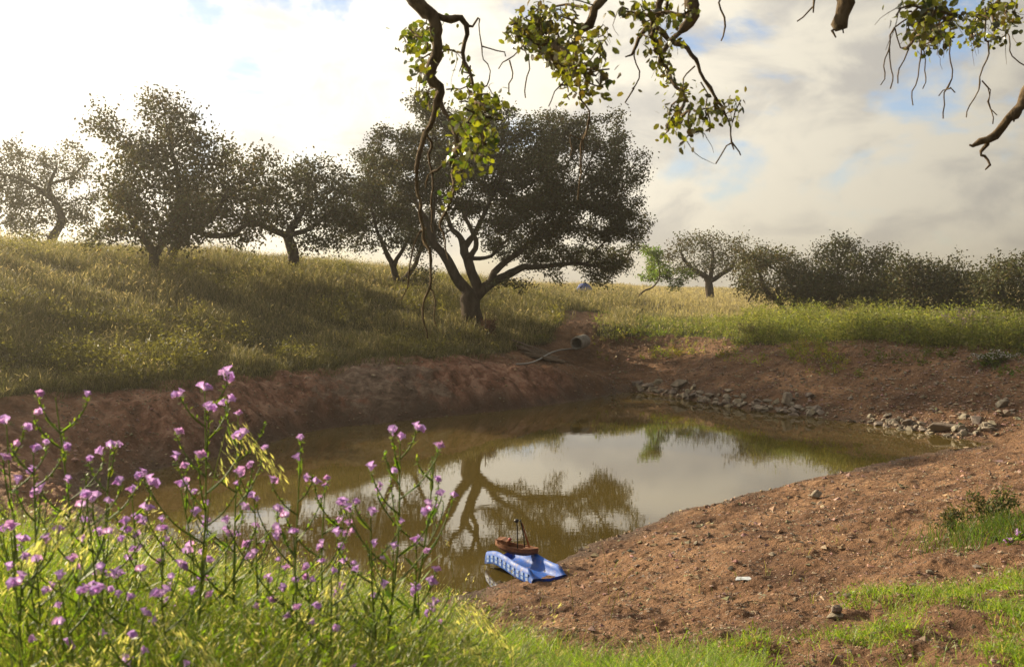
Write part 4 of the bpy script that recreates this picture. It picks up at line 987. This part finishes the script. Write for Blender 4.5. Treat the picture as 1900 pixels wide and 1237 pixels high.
# dry field to the right
mb = MB()
X, Y = scatter_px(85000, 980, 2000, 34, 190)
z, d, dirt = terrain(X, Y); k = (d > 4.2) & (rng.random(len(X)) > dirt * 1.2); X, Y, z, d = X[k], Y[k], z[k], d[k]; n = len(X)
dry = np.clip(.25 + .04 * (d - 6) + .9 * fbm(X * .22, Y * .22, 3, 44), 0.02, 1)
h = (.18 + .012 * np.minimum(d, 22) + .25 * fbm(X * .4, Y * .4, 3, 45)).clip(.1, .7) * rng.uniform(.6, 1.3, n)
col = mixc(GREEN * 1.15, STRAW * 1.1, (dry * rng.uniform(.6, 1.3, n)).clip(0, 1)) * rng.uniform(.7, 1.3, n)[:, None]
tips, bd = blades(mb, np.stack([X, Y, z - .02], 1), h, .02 * (Y / 35), rng.uniform(.1, .7, n), col)
k = rng.random(n) < .2; seedheads(mb, tips[k], bd[k], .14 * (Y[k] / 40) ** .5, .025 * (Y[k] / 40), STRAW[None] * rng.uniform(.8, 1.3, k.sum())[:, None])
o = mb.build('field_grass', M['grass']); tag(o, 'pale dry grass of the open field', kind='stuff')

def herbs(mb, X, Y, h, nl, leaf, col, spread=.3, stalk=.006, wr=.36):
    """leafy upright weeds: a stalk and nl leaves each"""
    z = gz(X, Y); n = len(X); base = np.stack([X, Y, z - .02], 1)
    az = rng.uniform(0, 6.283, n); lean = np.stack([np.cos(az), np.sin(az), 0 * az], 1) * (h * rng.uniform(0, .35, n))[:, None]
    blades(mb, base, h, np.full(n, 1.0) * stalk, np.linalg.norm(lean, axis=1) / h, col * .9)
    u = rng.uniform(.12, 1.0, (n, nl)); c = base[:, None] + u[..., None] * (np.array([0, 0, 1.]) * h[:, None, None]) + (u ** 1.5)[..., None] * lean[:, None]
    c = c + rng.normal(size=c.shape) * np.array([1, 1, .4]) * (h * spread * .25)[:, None, None]
    ax = rdir(n * nl) * np.array([1, 1, .5]) + np.array([0, 0, .45]); L = leaf * rng.uniform(.5, 1.4, n * nl) * np.repeat((h / h.mean()) ** .5, nl) * (1.2 - .6 * u.ravel())
    leaf_cards(mb, c.reshape(-1, 3), ax, rdir(n * nl) + [0, 0, .5], L, L * wr, np.repeat(col, nl, 0) * rng.uniform(.75, 1.3, (n * nl, 1)))

# ragged taller weeds through the ridge grass
mb = MB()
X, Y = scatter_px(15000, -60, 1060, 16, 52); z, d, dirt = terrain(X, Y)
k = (d > 1.6) & (dirt < .5) & (X < 2 + (Y - 30) * .2) & (fbm(X * .35, Y * .35, 3, 52) > -.02); X, Y = X[k], Y[k]; n = len(X)
herbs(mb, X, Y, (.50 + 1.2 * fbm(X * .6, Y * .6, 3, 53)).clip(.2, 1.15) * rng.uniform(.6, 1.3, n), 14, .10, mixc(OLIVE * 1.1, np.array([.19, .165, .075]), rng.random(n)) * rng.uniform(.6, 1.3, n)[:, None], .6, .012)
o = mb.build('ridge_weeds', M['herb']); tag(o, 'ragged olive weeds standing through the long grass of the slope', kind='stuff')

# green weeds crowning the right bank
mb = MB()
X, Y = scatter_px(16000, 1080, 1960, 27, 50); z, d, dirt = terrain(X, Y)
e = fields(X, Y)[2]; k = (d > e * .86 + .5 * fbm(X, Y, 2, 9)) & (d < e + 6.5) & (X > 3.5) & (rng.random(len(X)) > .55 * dirt); X, Y = X[k], Y[k]; n = len(X)
tall = np.clip((X - 7.0) / 4, .22, 1)
h = (.80 + 1.1 * fbm(X * .6, Y * .6, 3, 46)).clip(.2, 1.4) * rng.uniform(.6, 1.25, n) * tall
herbs(mb, X, Y, h, 15, .12, mixc(GREEN * 1.7, np.array([.28, .26, .10]), rng.random(n)) * rng.uniform(.5, 1.35, n)[:, None], .5, .014)
X, Y = scatter_px(2600, 1330, 1960, 27, 40); z, d, dirt = terrain(X, Y)
e = fields(X, Y)[2]; k = (d > e * .9) & (d < e + 5) & (fbm(X * .9, Y * .9, 3, 49) > .03); X, Y = X[k], Y[k]; n = len(X)
herbs(mb, X, Y, rng.uniform(.7, 1.45, n), 26, .12, mixc(np.array([.12, .15, .04]), np.array([.27, .24, .11]), rng.random(n)) * rng.uniform(.6, 1.3, n)[:, None], .45, .016)
X, Y = scatter_px(2600, 1090, 1600, 29, 42); z, d, dirt = terrain(X, Y); k = (d > 2.4) & (d < 5.8) & (fbm(X * .9, Y * .9, 3, 47) > .035) & (X > 3.2); X, Y = X[k], Y[k]
if len(X): herbs(mb, X, Y, rng.uniform(.12, .38, len(X)), 14, .10, jit_col(len(X), (.20, .20, .04)), .9, .012)
X, Y = scatter_px(1200, 1560, 1960, 25, 36); z, d, dirt = terrain(X, Y); k = (d > 3.4) & (d < 7) & (fbm(X * .8, Y * .8, 3, 48) > .04); X, Y = X[k], Y[k]
if len(X): herbs(mb, X, Y, rng.uniform(.1, .3, len(X)), 12, .12, jit_col(len(X), (.10, .12, .03)), .9, .012)
o = mb.build('bank_weeds', M['herb']); tag(o, 'mass of green weeds along the top of the right bank', kind='stuff')

# shrubs one can tell apart
def shrub(name, label, cat, c, rx, ry, hgt, n, leaf, col, alt=None, pa=.2, fl=None, mat='herb'):
    zg = gz1(c[0], c[1]); base = np.array([c[0], c[1], zg]); root = empty(name, base, label, cat)
    mb = MB(); S = max(10, n // 45); tipp = []
    for _ in range(S):
        a = rng.uniform(0, 6.283); r_ = math.sqrt(rng.random()); tp = np.array([math.cos(a) * rx * r_, math.sin(a) * ry * r_, hgt * rng.uniform(.55, 1.05) * (1 - .35 * r_)])
        pts = catmull(np.array([[tp[0] * .15, tp[1] * .15, -.05], tp * [.55, .55, .5] + rng.normal(size=3) * .03, tp]), 4); mb.quadstrip(tube_rings(pts, np.linspace(.008, .003, len(pts)), 4), True, np.array(col) * .6); tipp.append(pts[3:])
    mb.build('stems', M['dry_twig'], root)
    tp = np.vstack(tipp); q = tp[rng.integers(len(tp), size=n)] + rng.normal(size=(n, 3)) * hgt * .08; q[:, 2] = np.maximum(q[:, 2], .02)
    mb = MB(); leaf_cards(mb, q, rdir(n) + [0, 0, .5], rdir(n), leaf * rng.uniform(.6, 1.3, n), leaf * .35, jit_col(n, col, .25, .12, alt, pa)); mb.build('foliage', M[mat], root)
    if fl is not None:
        nf, fs, fc = fl; top = tp[tp[:, 2] > hgt * .35]; q = top[rng.integers(len(top), size=nf)] + rng.normal(size=(nf, 3)) * hgt * .06 + [0, 0, hgt * .06]
        mb = MB()
        for s_ in range(3): leaf_cards(mb, q, rdir(nf) + [0, 0, .3], rdir(nf), fs * rng.uniform(.7, 1.2, nf), fs * .7, jit_col(nf, fc, .18, .08))
        mb.build('blossom', M['petal'], root)
    return root
def at_px(px, py): return ground_hit(px, py)[:2]
shrub('shrub', 'rust brown dry shrub standing just right of the large oak trunk', 'shrub', P(908, 595, 36.3)[:2], .30, .3, .95, 800, .08, (.10, .05, .035), (.16, .07, .045), .3, mat='dry_twig')
shrub('shrub', 'grey green bush at the left end of the bank weeds', 'shrub', at_px(1398, 630), .75, .6, .75, 1100, .08, (.13, .13, .06), (.20, .15, .13), .25)
shrub('flowering_shrub', 'tall weedy clump with a haze of mauve flowers at the right end of the bank', 'flowering plant', P(1790, 640, 33.5)[:2], 1.3, .7, 1.15, 1800, .09, (.13, .14, .05), None, 0, (900, .035, (.26, .16, .25)))
shrub('flowering_shrub', 'smaller mauve flowered clump among the weeds left of the tall one', 'flowering plant', P(1690, 640, 33.2)[:2], .8, .5, .7, 700, .08, (.13, .13, .05), None, 0, (260, .035, (.26, .16, .24)))
shrub('daisy_clump', 'low clump speckled with tiny white flowers on the shaded right bank', 'flowering plant', at_px(1848, 676), .8, .55, .42, 900, .07, (.07, .085, .03), None, 0, (300, .032, (.62, .62, .56)))
shrub('shrub', 'low bush hugging the left slope edge beside the pipe gully', 'shrub', P(1008, 628, 38)[:2], .5, .4, .5, 500, .07, (.12, .12, .04), (.25, .2, .1), .3)
shrub('shrub', 'dark rounded bush behind the twin-stemmed oak', 'shrub', P(790, 530, 44)[:2], .7, .6, .9, 900, .1, (.06, .055, .025), mat='oak_leaf')
for lab, px, py, s_ in (('tuft of dead stalks and dark grass at the right edge of the near shore', 1840, 975, 1.0), ('thin dry stalks in a small tuft left of the dark grass clump', 1765, 985, .6)):
    shrub('dead_stalks', lab, 'dry plant', at_px(px, py), .30 * s_, .25 * s_, .42 * s_, int(700 * s_), .06, (.085, .10, .035), (.20, .15, .08), .4, mat='grass')


# ------------------------------------------------------------------ foreground meadow
def sprig(mb, pts, r0, r1, col): mb.quadstrip(tube_rings(pts, np.linspace(r0, r1, len(pts)), 5), True, col)
FCM = []
def flower_cluster(seed):
    r_ = np.random.default_rng(seed); b = MB(); nf = r_.integers(2, 5)
    for k in range(nf):
        az = r_.uniform(0, 6.283); ti = r_.uniform(.2, .9) if nf > 1 else .3; d = np.array([math.cos(az) * math.sin(ti), math.sin(az) * math.sin(ti), math.cos(ti)])
        s1 = unit(np.cross(d, [.1, .2, .9])); s2 = np.cross(d, s1); L = r_.uniform(.017, .024); o_ = d * .004
        hue = r_.random(); c1 = np.array([.68, .36, .58]) * (1 - hue) + np.array([.47, .31, .64]) * hue; c0 = np.array([.86, .72, .84]); lip_ = r_.uniform(0, 6.283)
        rings, cols = [], []
        for hh, rr in ((0, .002), (.4, .0042), (.75, .0072), (1, .0125)):
            ring = []
            for q in range(10):
                a = q / 10 * 6.2832; up = .25 * math.cos(a - lip_); wv = 1 + (.16 if q % 2 else -.1) * (hh == 1)
                ring.append(o_ + d * L * (hh * (1 + up * hh * .8)) + (s1 * math.cos(a) + s2 * math.sin(a)) * rr * wv)
            rings.append(ring); cols += [c0 * (1 - hh) * .9 + c1 * (hh * .8 + .2 * (1 - hh)) + .10 * (hh < .5)] * 10
        b.quadstrip(np.array(rings), True, np.array(cols))
    for k in range(9):
        az = r_.uniform(0, 6.283); q = np.array([[math.cos(az) * .004, math.sin(az) * .004, -.006 + .0015 * k]]) * [1.3, 1.3, 1]
        leaf_cards(b, q, np.array([[math.cos(az), math.sin(az), .8]]), rdir(1), .013, .005, np.array([[.15, .20, .06]]))
    return b.mesh('flower', [M['petal']], smooth=False)
FCM = [flower_cluster(300 + i) for i in range(6)]

def bugloss(px, py, Yp, nbr, label, lean=0.0, big=1.0, seed=0):
    """purple viper's bugloss: main stem, side branches curling up to flower heads, narrow leaves"""
    r_ = np.random.default_rng(900 + seed); top = P(px, py, Yp); bx = top[0] - lean; by = Yp + r_.normal() * .08; zg = gz1(bx, by); H = top[2] - zg
    base = np.array([bx, by, zg]); root = empty('bugloss', base, label, 'wildflower', 'purple bugloss plants in the foreground')
    loc = top - base
    st = catmull(np.array([[0, 0, -.03], [loc[0] * .15 + r_.normal() * .01, loc[1] * .2, H * .35], [loc[0] * .55 + r_.normal() * .012, loc[1] * .6, H * .7], loc]), 8)
    mb = MB(); lf = MB(); sprig(mb, st, .0052 * big, .0016, (.16, .20, .06)); heads = [(st[-1], st[-1] - st[-3])]
    def lv(c, ax, L, W): leaf_cards(lf, np.array([c]), np.array([ax]), np.array([[r_.normal() * .3, r_.normal() * .3, 1]]), L, W, jit_col(1, (.17, .24, .045), .2, .1), oval=True)
    az = r_.uniform(0, 6.28)
    for k in range(nbr):
        u = .38 + .58 * (k + r_.random() * .6) / nbr; az += 2.4 + r_.normal() * .3; c = st[int(u * (len(st) - 1))]
        L = (.22 * (1.08 - u) + .045) * r_.uniform(.75, 1.25) * big * min(1, H / .8); d = np.array([math.cos(az), math.sin(az) * .8, 0])
        pts = catmull(np.array([c, c + d * L * .45 + [0, 0, L * .35], c + d * L * .8 + [0, 0, L * .85], c + d * L * (.78 + .15 * r_.random()) + [0, 0, L * 1.1]]), 4)
        sprig(mb, pts, .0026, .0014, (.13, .17, .055)); heads.append((pts[-1], pts[-1] - pts[-3]))
        for q in range(3, len(pts) - 1):           # bristly buds along the cyme
            for s_ in range(2):
                ax = unit(r_.normal(size=3) + [0, 0, .4]); lv(pts[q] + r_.normal(size=3) * .002, ax, .014, .006)
        if L > .16 and r_.random() < .8:
            q = pts[len(pts) // 2]; e = q + (d * .5 + np.array([-d[1], d[0], 0]) * r_.choice([-1, 1]) * .6) * L * .4 + [0, 0, L * .33]
            p2 = catmull(np.array([q, (q + e) / 2 + [0, 0, -.004], e]), 4); sprig(mb, p2, .0018, .0012, (.13, .17, .055)); heads.append((e, p2[-1] - p2[-3]))
        ax = d + [0, 0, .7]; lv(c, ax, .07 * r_.uniform(.7, 1.3), .014)
    for k in range(int(40 * big)):
        u = r_.uniform(.05, .6); a = r_.uniform(0, 6.28); lv(st[int(u * (len(st) - 1))], np.array([math.cos(a), math.sin(a), .75]), r_.uniform(.05, .11), r_.uniform(.008, .015))
    mb.build('stem', M['herb'], root, smooth=True); lf.build('foliage', M['herb'], root)
    for p_, d_ in heads:
        if r_.random() < .12: continue
        f = link('flower', FCM[r_.integers(6)], root, p_); f.rotation_euler = Vector(d_ + r_.normal(size=3) * .004).to_track_quat('Z', 'Y').to_euler(); f.rotation_euler.z += r_.uniform(0, 6)
        f.scale = (s_ := r_.uniform(.62, 1.0) * big,) * 3
PL = [(380, 726, 2.75, 15, 'tallest branching bugloss rising in front of the dark cut bank', .02, 1.1),
      (442, 772, 2.95, 9, 'bugloss stem close behind the right of the tallest one', .0, 1.0),
      (103, 738, 2.7, 13, 'many-armed bugloss second from the left edge, over the dark bank', -.05, 1.0),
      (12, 788, 2.6, 11, 'leaning bugloss cut by the left edge of the picture', -.06, 1.0),
      (62, 840, 2.55, 11, 'shorter bugloss between the two leftmost tall ones', -.06, 1.0),
      (205, 832, 2.8, 9, 'bugloss with wide side arms right of the many-armed one', .02, 1.0),
      (245, 915, 2.9, 6, 'slender bugloss with one nodding head against the brown water', .05, .95),
      (557, 856, 2.85, 10, 'bugloss in the middle of the row, against bright reflected cloud', .02, 1.0),
      (472, 925, 2.9, 7, 'low pink-headed bugloss between the tallest and the middle one', .02, .95),
      (603, 905, 3.0, 7, 'bugloss just right of the middle one', .0, .95),
      (742, 818, 2.8, 13, 'dense-headed bugloss rising tallest at the right of the row', .03, 1.05),
      (808, 840, 2.9, 8, 'rightmost tall bugloss with a thin leaning stem', .09, 1.0),
      (688, 958, 2.75, 7, 'low bugloss left of the dense-headed one', .02, .95),
      (640, 938, 3.0, 5, 'small pale bugloss between the middle one and the low one', .0, .9),
      (335, 905, 2.9, 7, 'short bugloss at the left foot of the tallest one', -.02, 1.0),
      (300, 985, 2.8, 6, 'knee-high bugloss deep in the grass left of the tallest one', -.02, .95),
      (160, 925, 2.6, 8, 'bugloss crowded with small heads below the wide-armed one', -.02, 1.0),
      (110, 1078, 2.2, 4, 'blurred low bugloss near the bottom left corner', -.03, 1.0),
      (235, 1115, 2.2, 5, 'blurred bugloss head above the pale grass at bottom left', .01, 1.0),
      (250, 1185, 2.1, 3, 'lowest blurred bugloss at the bottom edge', .01, .95),
      (300, 1108, 2.3, 3, 'single purple head in the grass right of the blurred bottom ones', .01, .95),
      (545, 990, 2.6, 6, 'violet bugloss in front of the middle one', .01, 1.0),
      (615, 1065, 2.5, 4, 'dark violet bugloss half hidden in the grass below the middle one', .01, .95),
      (570, 1060, 2.7, 4, 'small bugloss sunk in the grass beside the dark violet one', .0, .9),
      (20, 985, 2.3, 6, 'blurred bugloss at the left edge low in the meadow', -.03, 1.0),
      (40, 1040, 2.35, 5, 'bugloss near the left edge under the blurred one', -.03, .95),
      (775, 1095, 2.9, 3, 'single dark violet head low right of the dense-headed bugloss', .01, .9),
      (420, 985, 3.0, 6, 'bugloss among seed grass at the foot of the tallest one', .0, .95),
      (1888, 985, 8.6, 6, 'bugloss in the clump at the right edge of the near shore', .0, 1.2),
      (1868, 1002, 8.3, 6, 'bugloss left of the other in the right edge clump', -.03, 1.2),
      (1893, 1085, 6.6, 5, 'low bugloss at the right edge in the near grass', .0, 1.0)]
for i, (px, py, Yp, nb, lab, ln, bg_) in enumerate(PL): bugloss(px, py, Yp, nb, lab, ln, bg_, i)

# grasses and herbs between them
mb = MB(); hb = MB()
BR = np.array([.17, .29, .03])
def fg_zone(n, f, ymin, ymax, x0, x1):
    X, Y = scatter_px(n, x0, x1, ymin, ymax); k = f(X, Y); return X[k], Y[k]
def left_mask(X, Y):
    px = X / Y * F + 950; e = np.interp(Y, [1.9, 3, 4, 5, 6, 8, 10, 13], [1020, 960, 900, 850, 800, 720, 640, 520]) + 160 * fbm(X * 2, Y * 2, 3, 81)
    return np.clip((e - px) / 90, 0, 1) * (shore_dist(X, Y) > .4)
left = lambda X, Y: rng.random(len(X)) < left_mask(X, Y)
X, Y = fg_zone(80000, left, 1.9, 9, -80, 1150); n = len(X); z = gz(X, Y)
tall = np.clip(.66 - .045 * (Y - 2) - .16 * (X + 1.15), .18, .78)
h = tall * rng.uniform(.35, 1.15, n); col = mixc(mixc(BR, OLIVE, rng.random(n) ** 1.5), STRAW * 1.15, (rng.random(n) ** 4.5)) * rng.uniform(.6, 1.35, n)[:, None]
tips, bd = blades(mb, np.stack([X, Y, z - .02], 1), h, rng.uniform(.0022, .009, n) * (.75 + .09 * Y), rng.uniform(.1, .9, n), col)
# nodding seed panicles
k = np.where((rng.random(n) < .09) & (h > .2))[0]
for rep in range(5): seedheads(mb, tips[k] + rng.normal(size=(len(k), 3)) * [.012, .012, .02], bd[k], rng.uniform(.010, .026, len(k)), rng.uniform(.002, .0045, len(k)), mixc(np.array([.50, .46, .30]), np.array([.66, .64, .50]), rng.random(len(k))) * rng.uniform(.7, 1.2, len(k))[:, None])
X, Y = fg_zone(9000, left, 2.0, 8, -80, 1120); n = len(X); tall = np.clip(.66 - .055 * (Y - 2) - .16 * (X + 1.15), .14, .80)
herbs(hb, X, Y, tall * rng.uniform(.4, 1.1, n), 20, .034, mixc(BR, np.array([.19, .22, .05]), rng.random(n)) * rng.uniform(.55, 1.3, n)[:, None], .5, .003, .22)
# broad bright blades
X, Y = fg_zone(5000, left, 2.0, 6, -80, 1000); n = len(X); tall = np.clip(.68 - .06 * (Y - 2) - .20 * (X + 1.3), .18, .75)
blades(mb, np.stack([X, Y, gz(X, Y) - .02], 1), tall * rng.uniform(.5, 1.2, n), rng.uniform(.006, .013, n), rng.uniform(.15, 1.0, n), jit_col(n, (.15, .25, .025), .2, .1))
# strip along the bottom and patches on the right
def right_mask(X, Y):
    px = X / Y * F + 950; e = np.interp(px, [850, 1000, 1150, 1300, 1450, 1500, 1600, 1700, 1800, 1950], [6.3, 5.7, 5.3, 5.1, 5.0, 5.0, 5.6, 6.2, 6.9, 7.4]) + 1.9 * fbm(X * 1.6, Y * 1.6, 3, 82)
    f = np.clip((e - Y) / .5 + .2, 0, 1) * np.clip(np.where(px < 1450, .66, .36) + 3.2 * fbm(X * 2.2 + 5, Y * 2.6, 3, 83), .02, 1)
    f = np.maximum(f, .9 * (((px - 1640) / 90) ** 2 + ((Y - 6.35) / .28) ** 2 < 1))
    return f
right = lambda X, Y: rng.random(len(X)) < right_mask(X, Y)
X, Y = fg_zone(60000, right, 3.3, 9, 820, 1960); n = len(X)
blades(mb, np.stack([X, Y, gz(X, Y) - .01], 1), rng.uniform(.03, .14, n) * np.where(X < .9, 1.7, 1.0), rng.uniform(.002, .0055, n), rng.uniform(.3, 1.3, n), mixc(BR * 1.05, STRAW, rng.random(n) ** 3) * rng.uniform(.7, 1.25, n)[:, None])
X, Y = fg_zone(6000, right, 3.3, 9, 820, 1960); n = len(X)
herbs(hb, X, Y, rng.uniform(.03, .11, n), 10, .026, jit_col(n, (.17, .25, .03), .25, .1), 1.3, .002)
# few lone wisps on the bare shore
X, Y = scatter_px(900, 900, 1900, 5, 12); k = fbm(X * .9, Y * .9, 3, 84) > .13; X, Y = X[k], Y[k]; n = len(X)
blades(mb, np.stack([X, Y, gz(X, Y) - .01], 1), rng.uniform(.04, .16, n), np.full(n, .004), rng.uniform(.2, .9, n), mixc(BR, STRAW, rng.random(n)))
# clump on the right edge of the shore
X = rng.normal(4.55, .35, 1500); Y = rng.normal(9.2, .45, 1500); n = 1500
blades(mb, np.stack([X, Y, gz(X, Y) - .01], 1), rng.uniform(.06, .3, n), np.full(n, .006), rng.uniform(.3, 1.1, n), jit_col(n, (.085, .13, .03), .25))
o = mb.build('meadow_grass', M['meadow']); tag(o, 'bright backlit grasses and seed heads in the foreground', kind='stuff')
o = hb.build('meadow_herbs', M['meadow']); tag(o, 'small leafy green herbs in the foreground grass', kind='stuff')

# single stalks one can tell apart
def stalk(px, py, bpx, bpy, label, head, cat='grass stalk', lean=.0):
    b_ = ground_hit(bpx, bpy); tp = P(px, py, b_[1]); root = empty('grass_stalk', b_, label, cat); q = tp - b_
    pts = catmull(np.array([[0, 0, -.01], q * [.25, .2, .4], q * [.7, .8, .8], q]), 6); mb = MB(); sprig(mb, pts, .0028, .0013, (.21, .20, .05)); mb.build('stem', M['herb'], root)
    mb = MB(); k = 40 if head else 12; c = pts[-1] - (pts[-1] - pts[-4]) * rng.uniform(0, 1 if head else .5, (k, 1)) + rng.normal(size=(k, 3)) * (.007 if head else .003)
    leaf_cards(mb, c, rdir(k) * .5 + unit(pts[-1] - pts[-4]), rdir(k), .014, .004, jit_col(k, (.33, .29, .12), .2)); mb.build('seed_head', M['grass'], root)
stalk(1108, 967, 1130, 1108, 'tall lone grass stalk leaning left on the bare shore', False)
stalk(1172, 1055, 1132, 1150, 'stalk leaning right beside the tall lone one', False)
stalk(1054, 1057, 1064, 1140, 'short thin stalk left of the tall lone one', False)
stalk(949, 1058, 949, 1120, 'dry stalk with round seed head in front of the slide', True)
stalk(829, 1003, 848, 1140, 'upright green foxtail at the right end of the flowers', True)
stalk(900, 1050, 900, 1130, 'fluffy seeded stalk just left of the slide', True)

def brome(px, py, Yp, side, label):
    """arching grass with a drooping feathery head"""
    tp = P(px, py, Yp); bx = tp[0] - side * .10; zg = gz1(bx, Yp); root = tag(empty('brome_stalk', (bx, Yp, zg), label, 'grass stalk'), kind='thing'); b_ = np.array([bx, Yp, zg]); q = tp - b_; mb = MB()
    pts = catmull(np.array([[0, 0, -.01], [q[0] * .2, 0, q[2] * .6], q, q + [side * .07, 0, -.02], q + [side * .13, .01, -.10]]), 7); sprig(mb, pts, .0016, .0006, (.22, .26, .08)); mb.build('stem', M['meadow'], root)
    k = 150; mb = MB(); i_ = rng.integers(len(pts) - 17, len(pts), k); c = pts[i_] + rng.normal(size=(k, 3)) * .008 + np.array([side * .5, 0, -1.]) * rng.uniform(0, .05, (k, 1))
    leaf_cards(mb, c, rdir(k) * .35 + np.array([side * .5, 0, -.9]), rdir(k), rng.uniform(.016, .034, k), .0042, jit_col(k, (.50, .50, .30), .2, .05)); mb.build('seed_head', M['meadow'], root)
for a_ in [(846, 1120, 2.9, 1, 'pale feathery grass arching right at the right end of the meadow'), (812, 1160, 2.7, 1, 'second feathery grass head low under the rightmost arching one'),
           (155, 955, 2.5, -1, 'feathery grass drooping left under the wide armed bugloss'), (128, 985, 2.4, -1, 'feathery grass head among the crowded small purple heads'),
           (300, 1165, 2.2, 1, 'blurred feathery grass at the bottom edge left of the middle'), (262, 1180, 2.15, -1, 'blurred feathery grass drooping left at the bottom edge'),
           (420, 800, 2.85, 1, 'feathery seed grass tangled with the tallest bugloss'), (650, 1075, 2.7, -1, 'feathery grass drooping in front of the low right hand buglosses')]: brome(*a_)


# ------------------------------------------------------------------ haze volume, added to stand in for lens glare on the left
hz = bpy.data.meshes.new('haze'); import bmesh
bm = bmesh.new(); bmesh.ops.create_cube(bm, size=1.0); bm.to_mesh(hz); bm.free()
ho = link('haze', hz); ho.scale = (1500, 1500, 26); ho.location = (0, 0, 13 - 4.0); tag(ho, kind='stuff')
m, t = mat_new('haze'); v = t.new('ShaderNodeVolumePrincipled'); v.inputs['Color'].default_value = (1, .93, .80, 1); v.inputs['Density'].default_value = .0014; v.inputs['Anisotropy'].default_value = .82
o = t.new('ShaderNodeOutputMaterial'); t.link(v.outputs[0], o.inputs['Volume']); hz.materials.append(m)
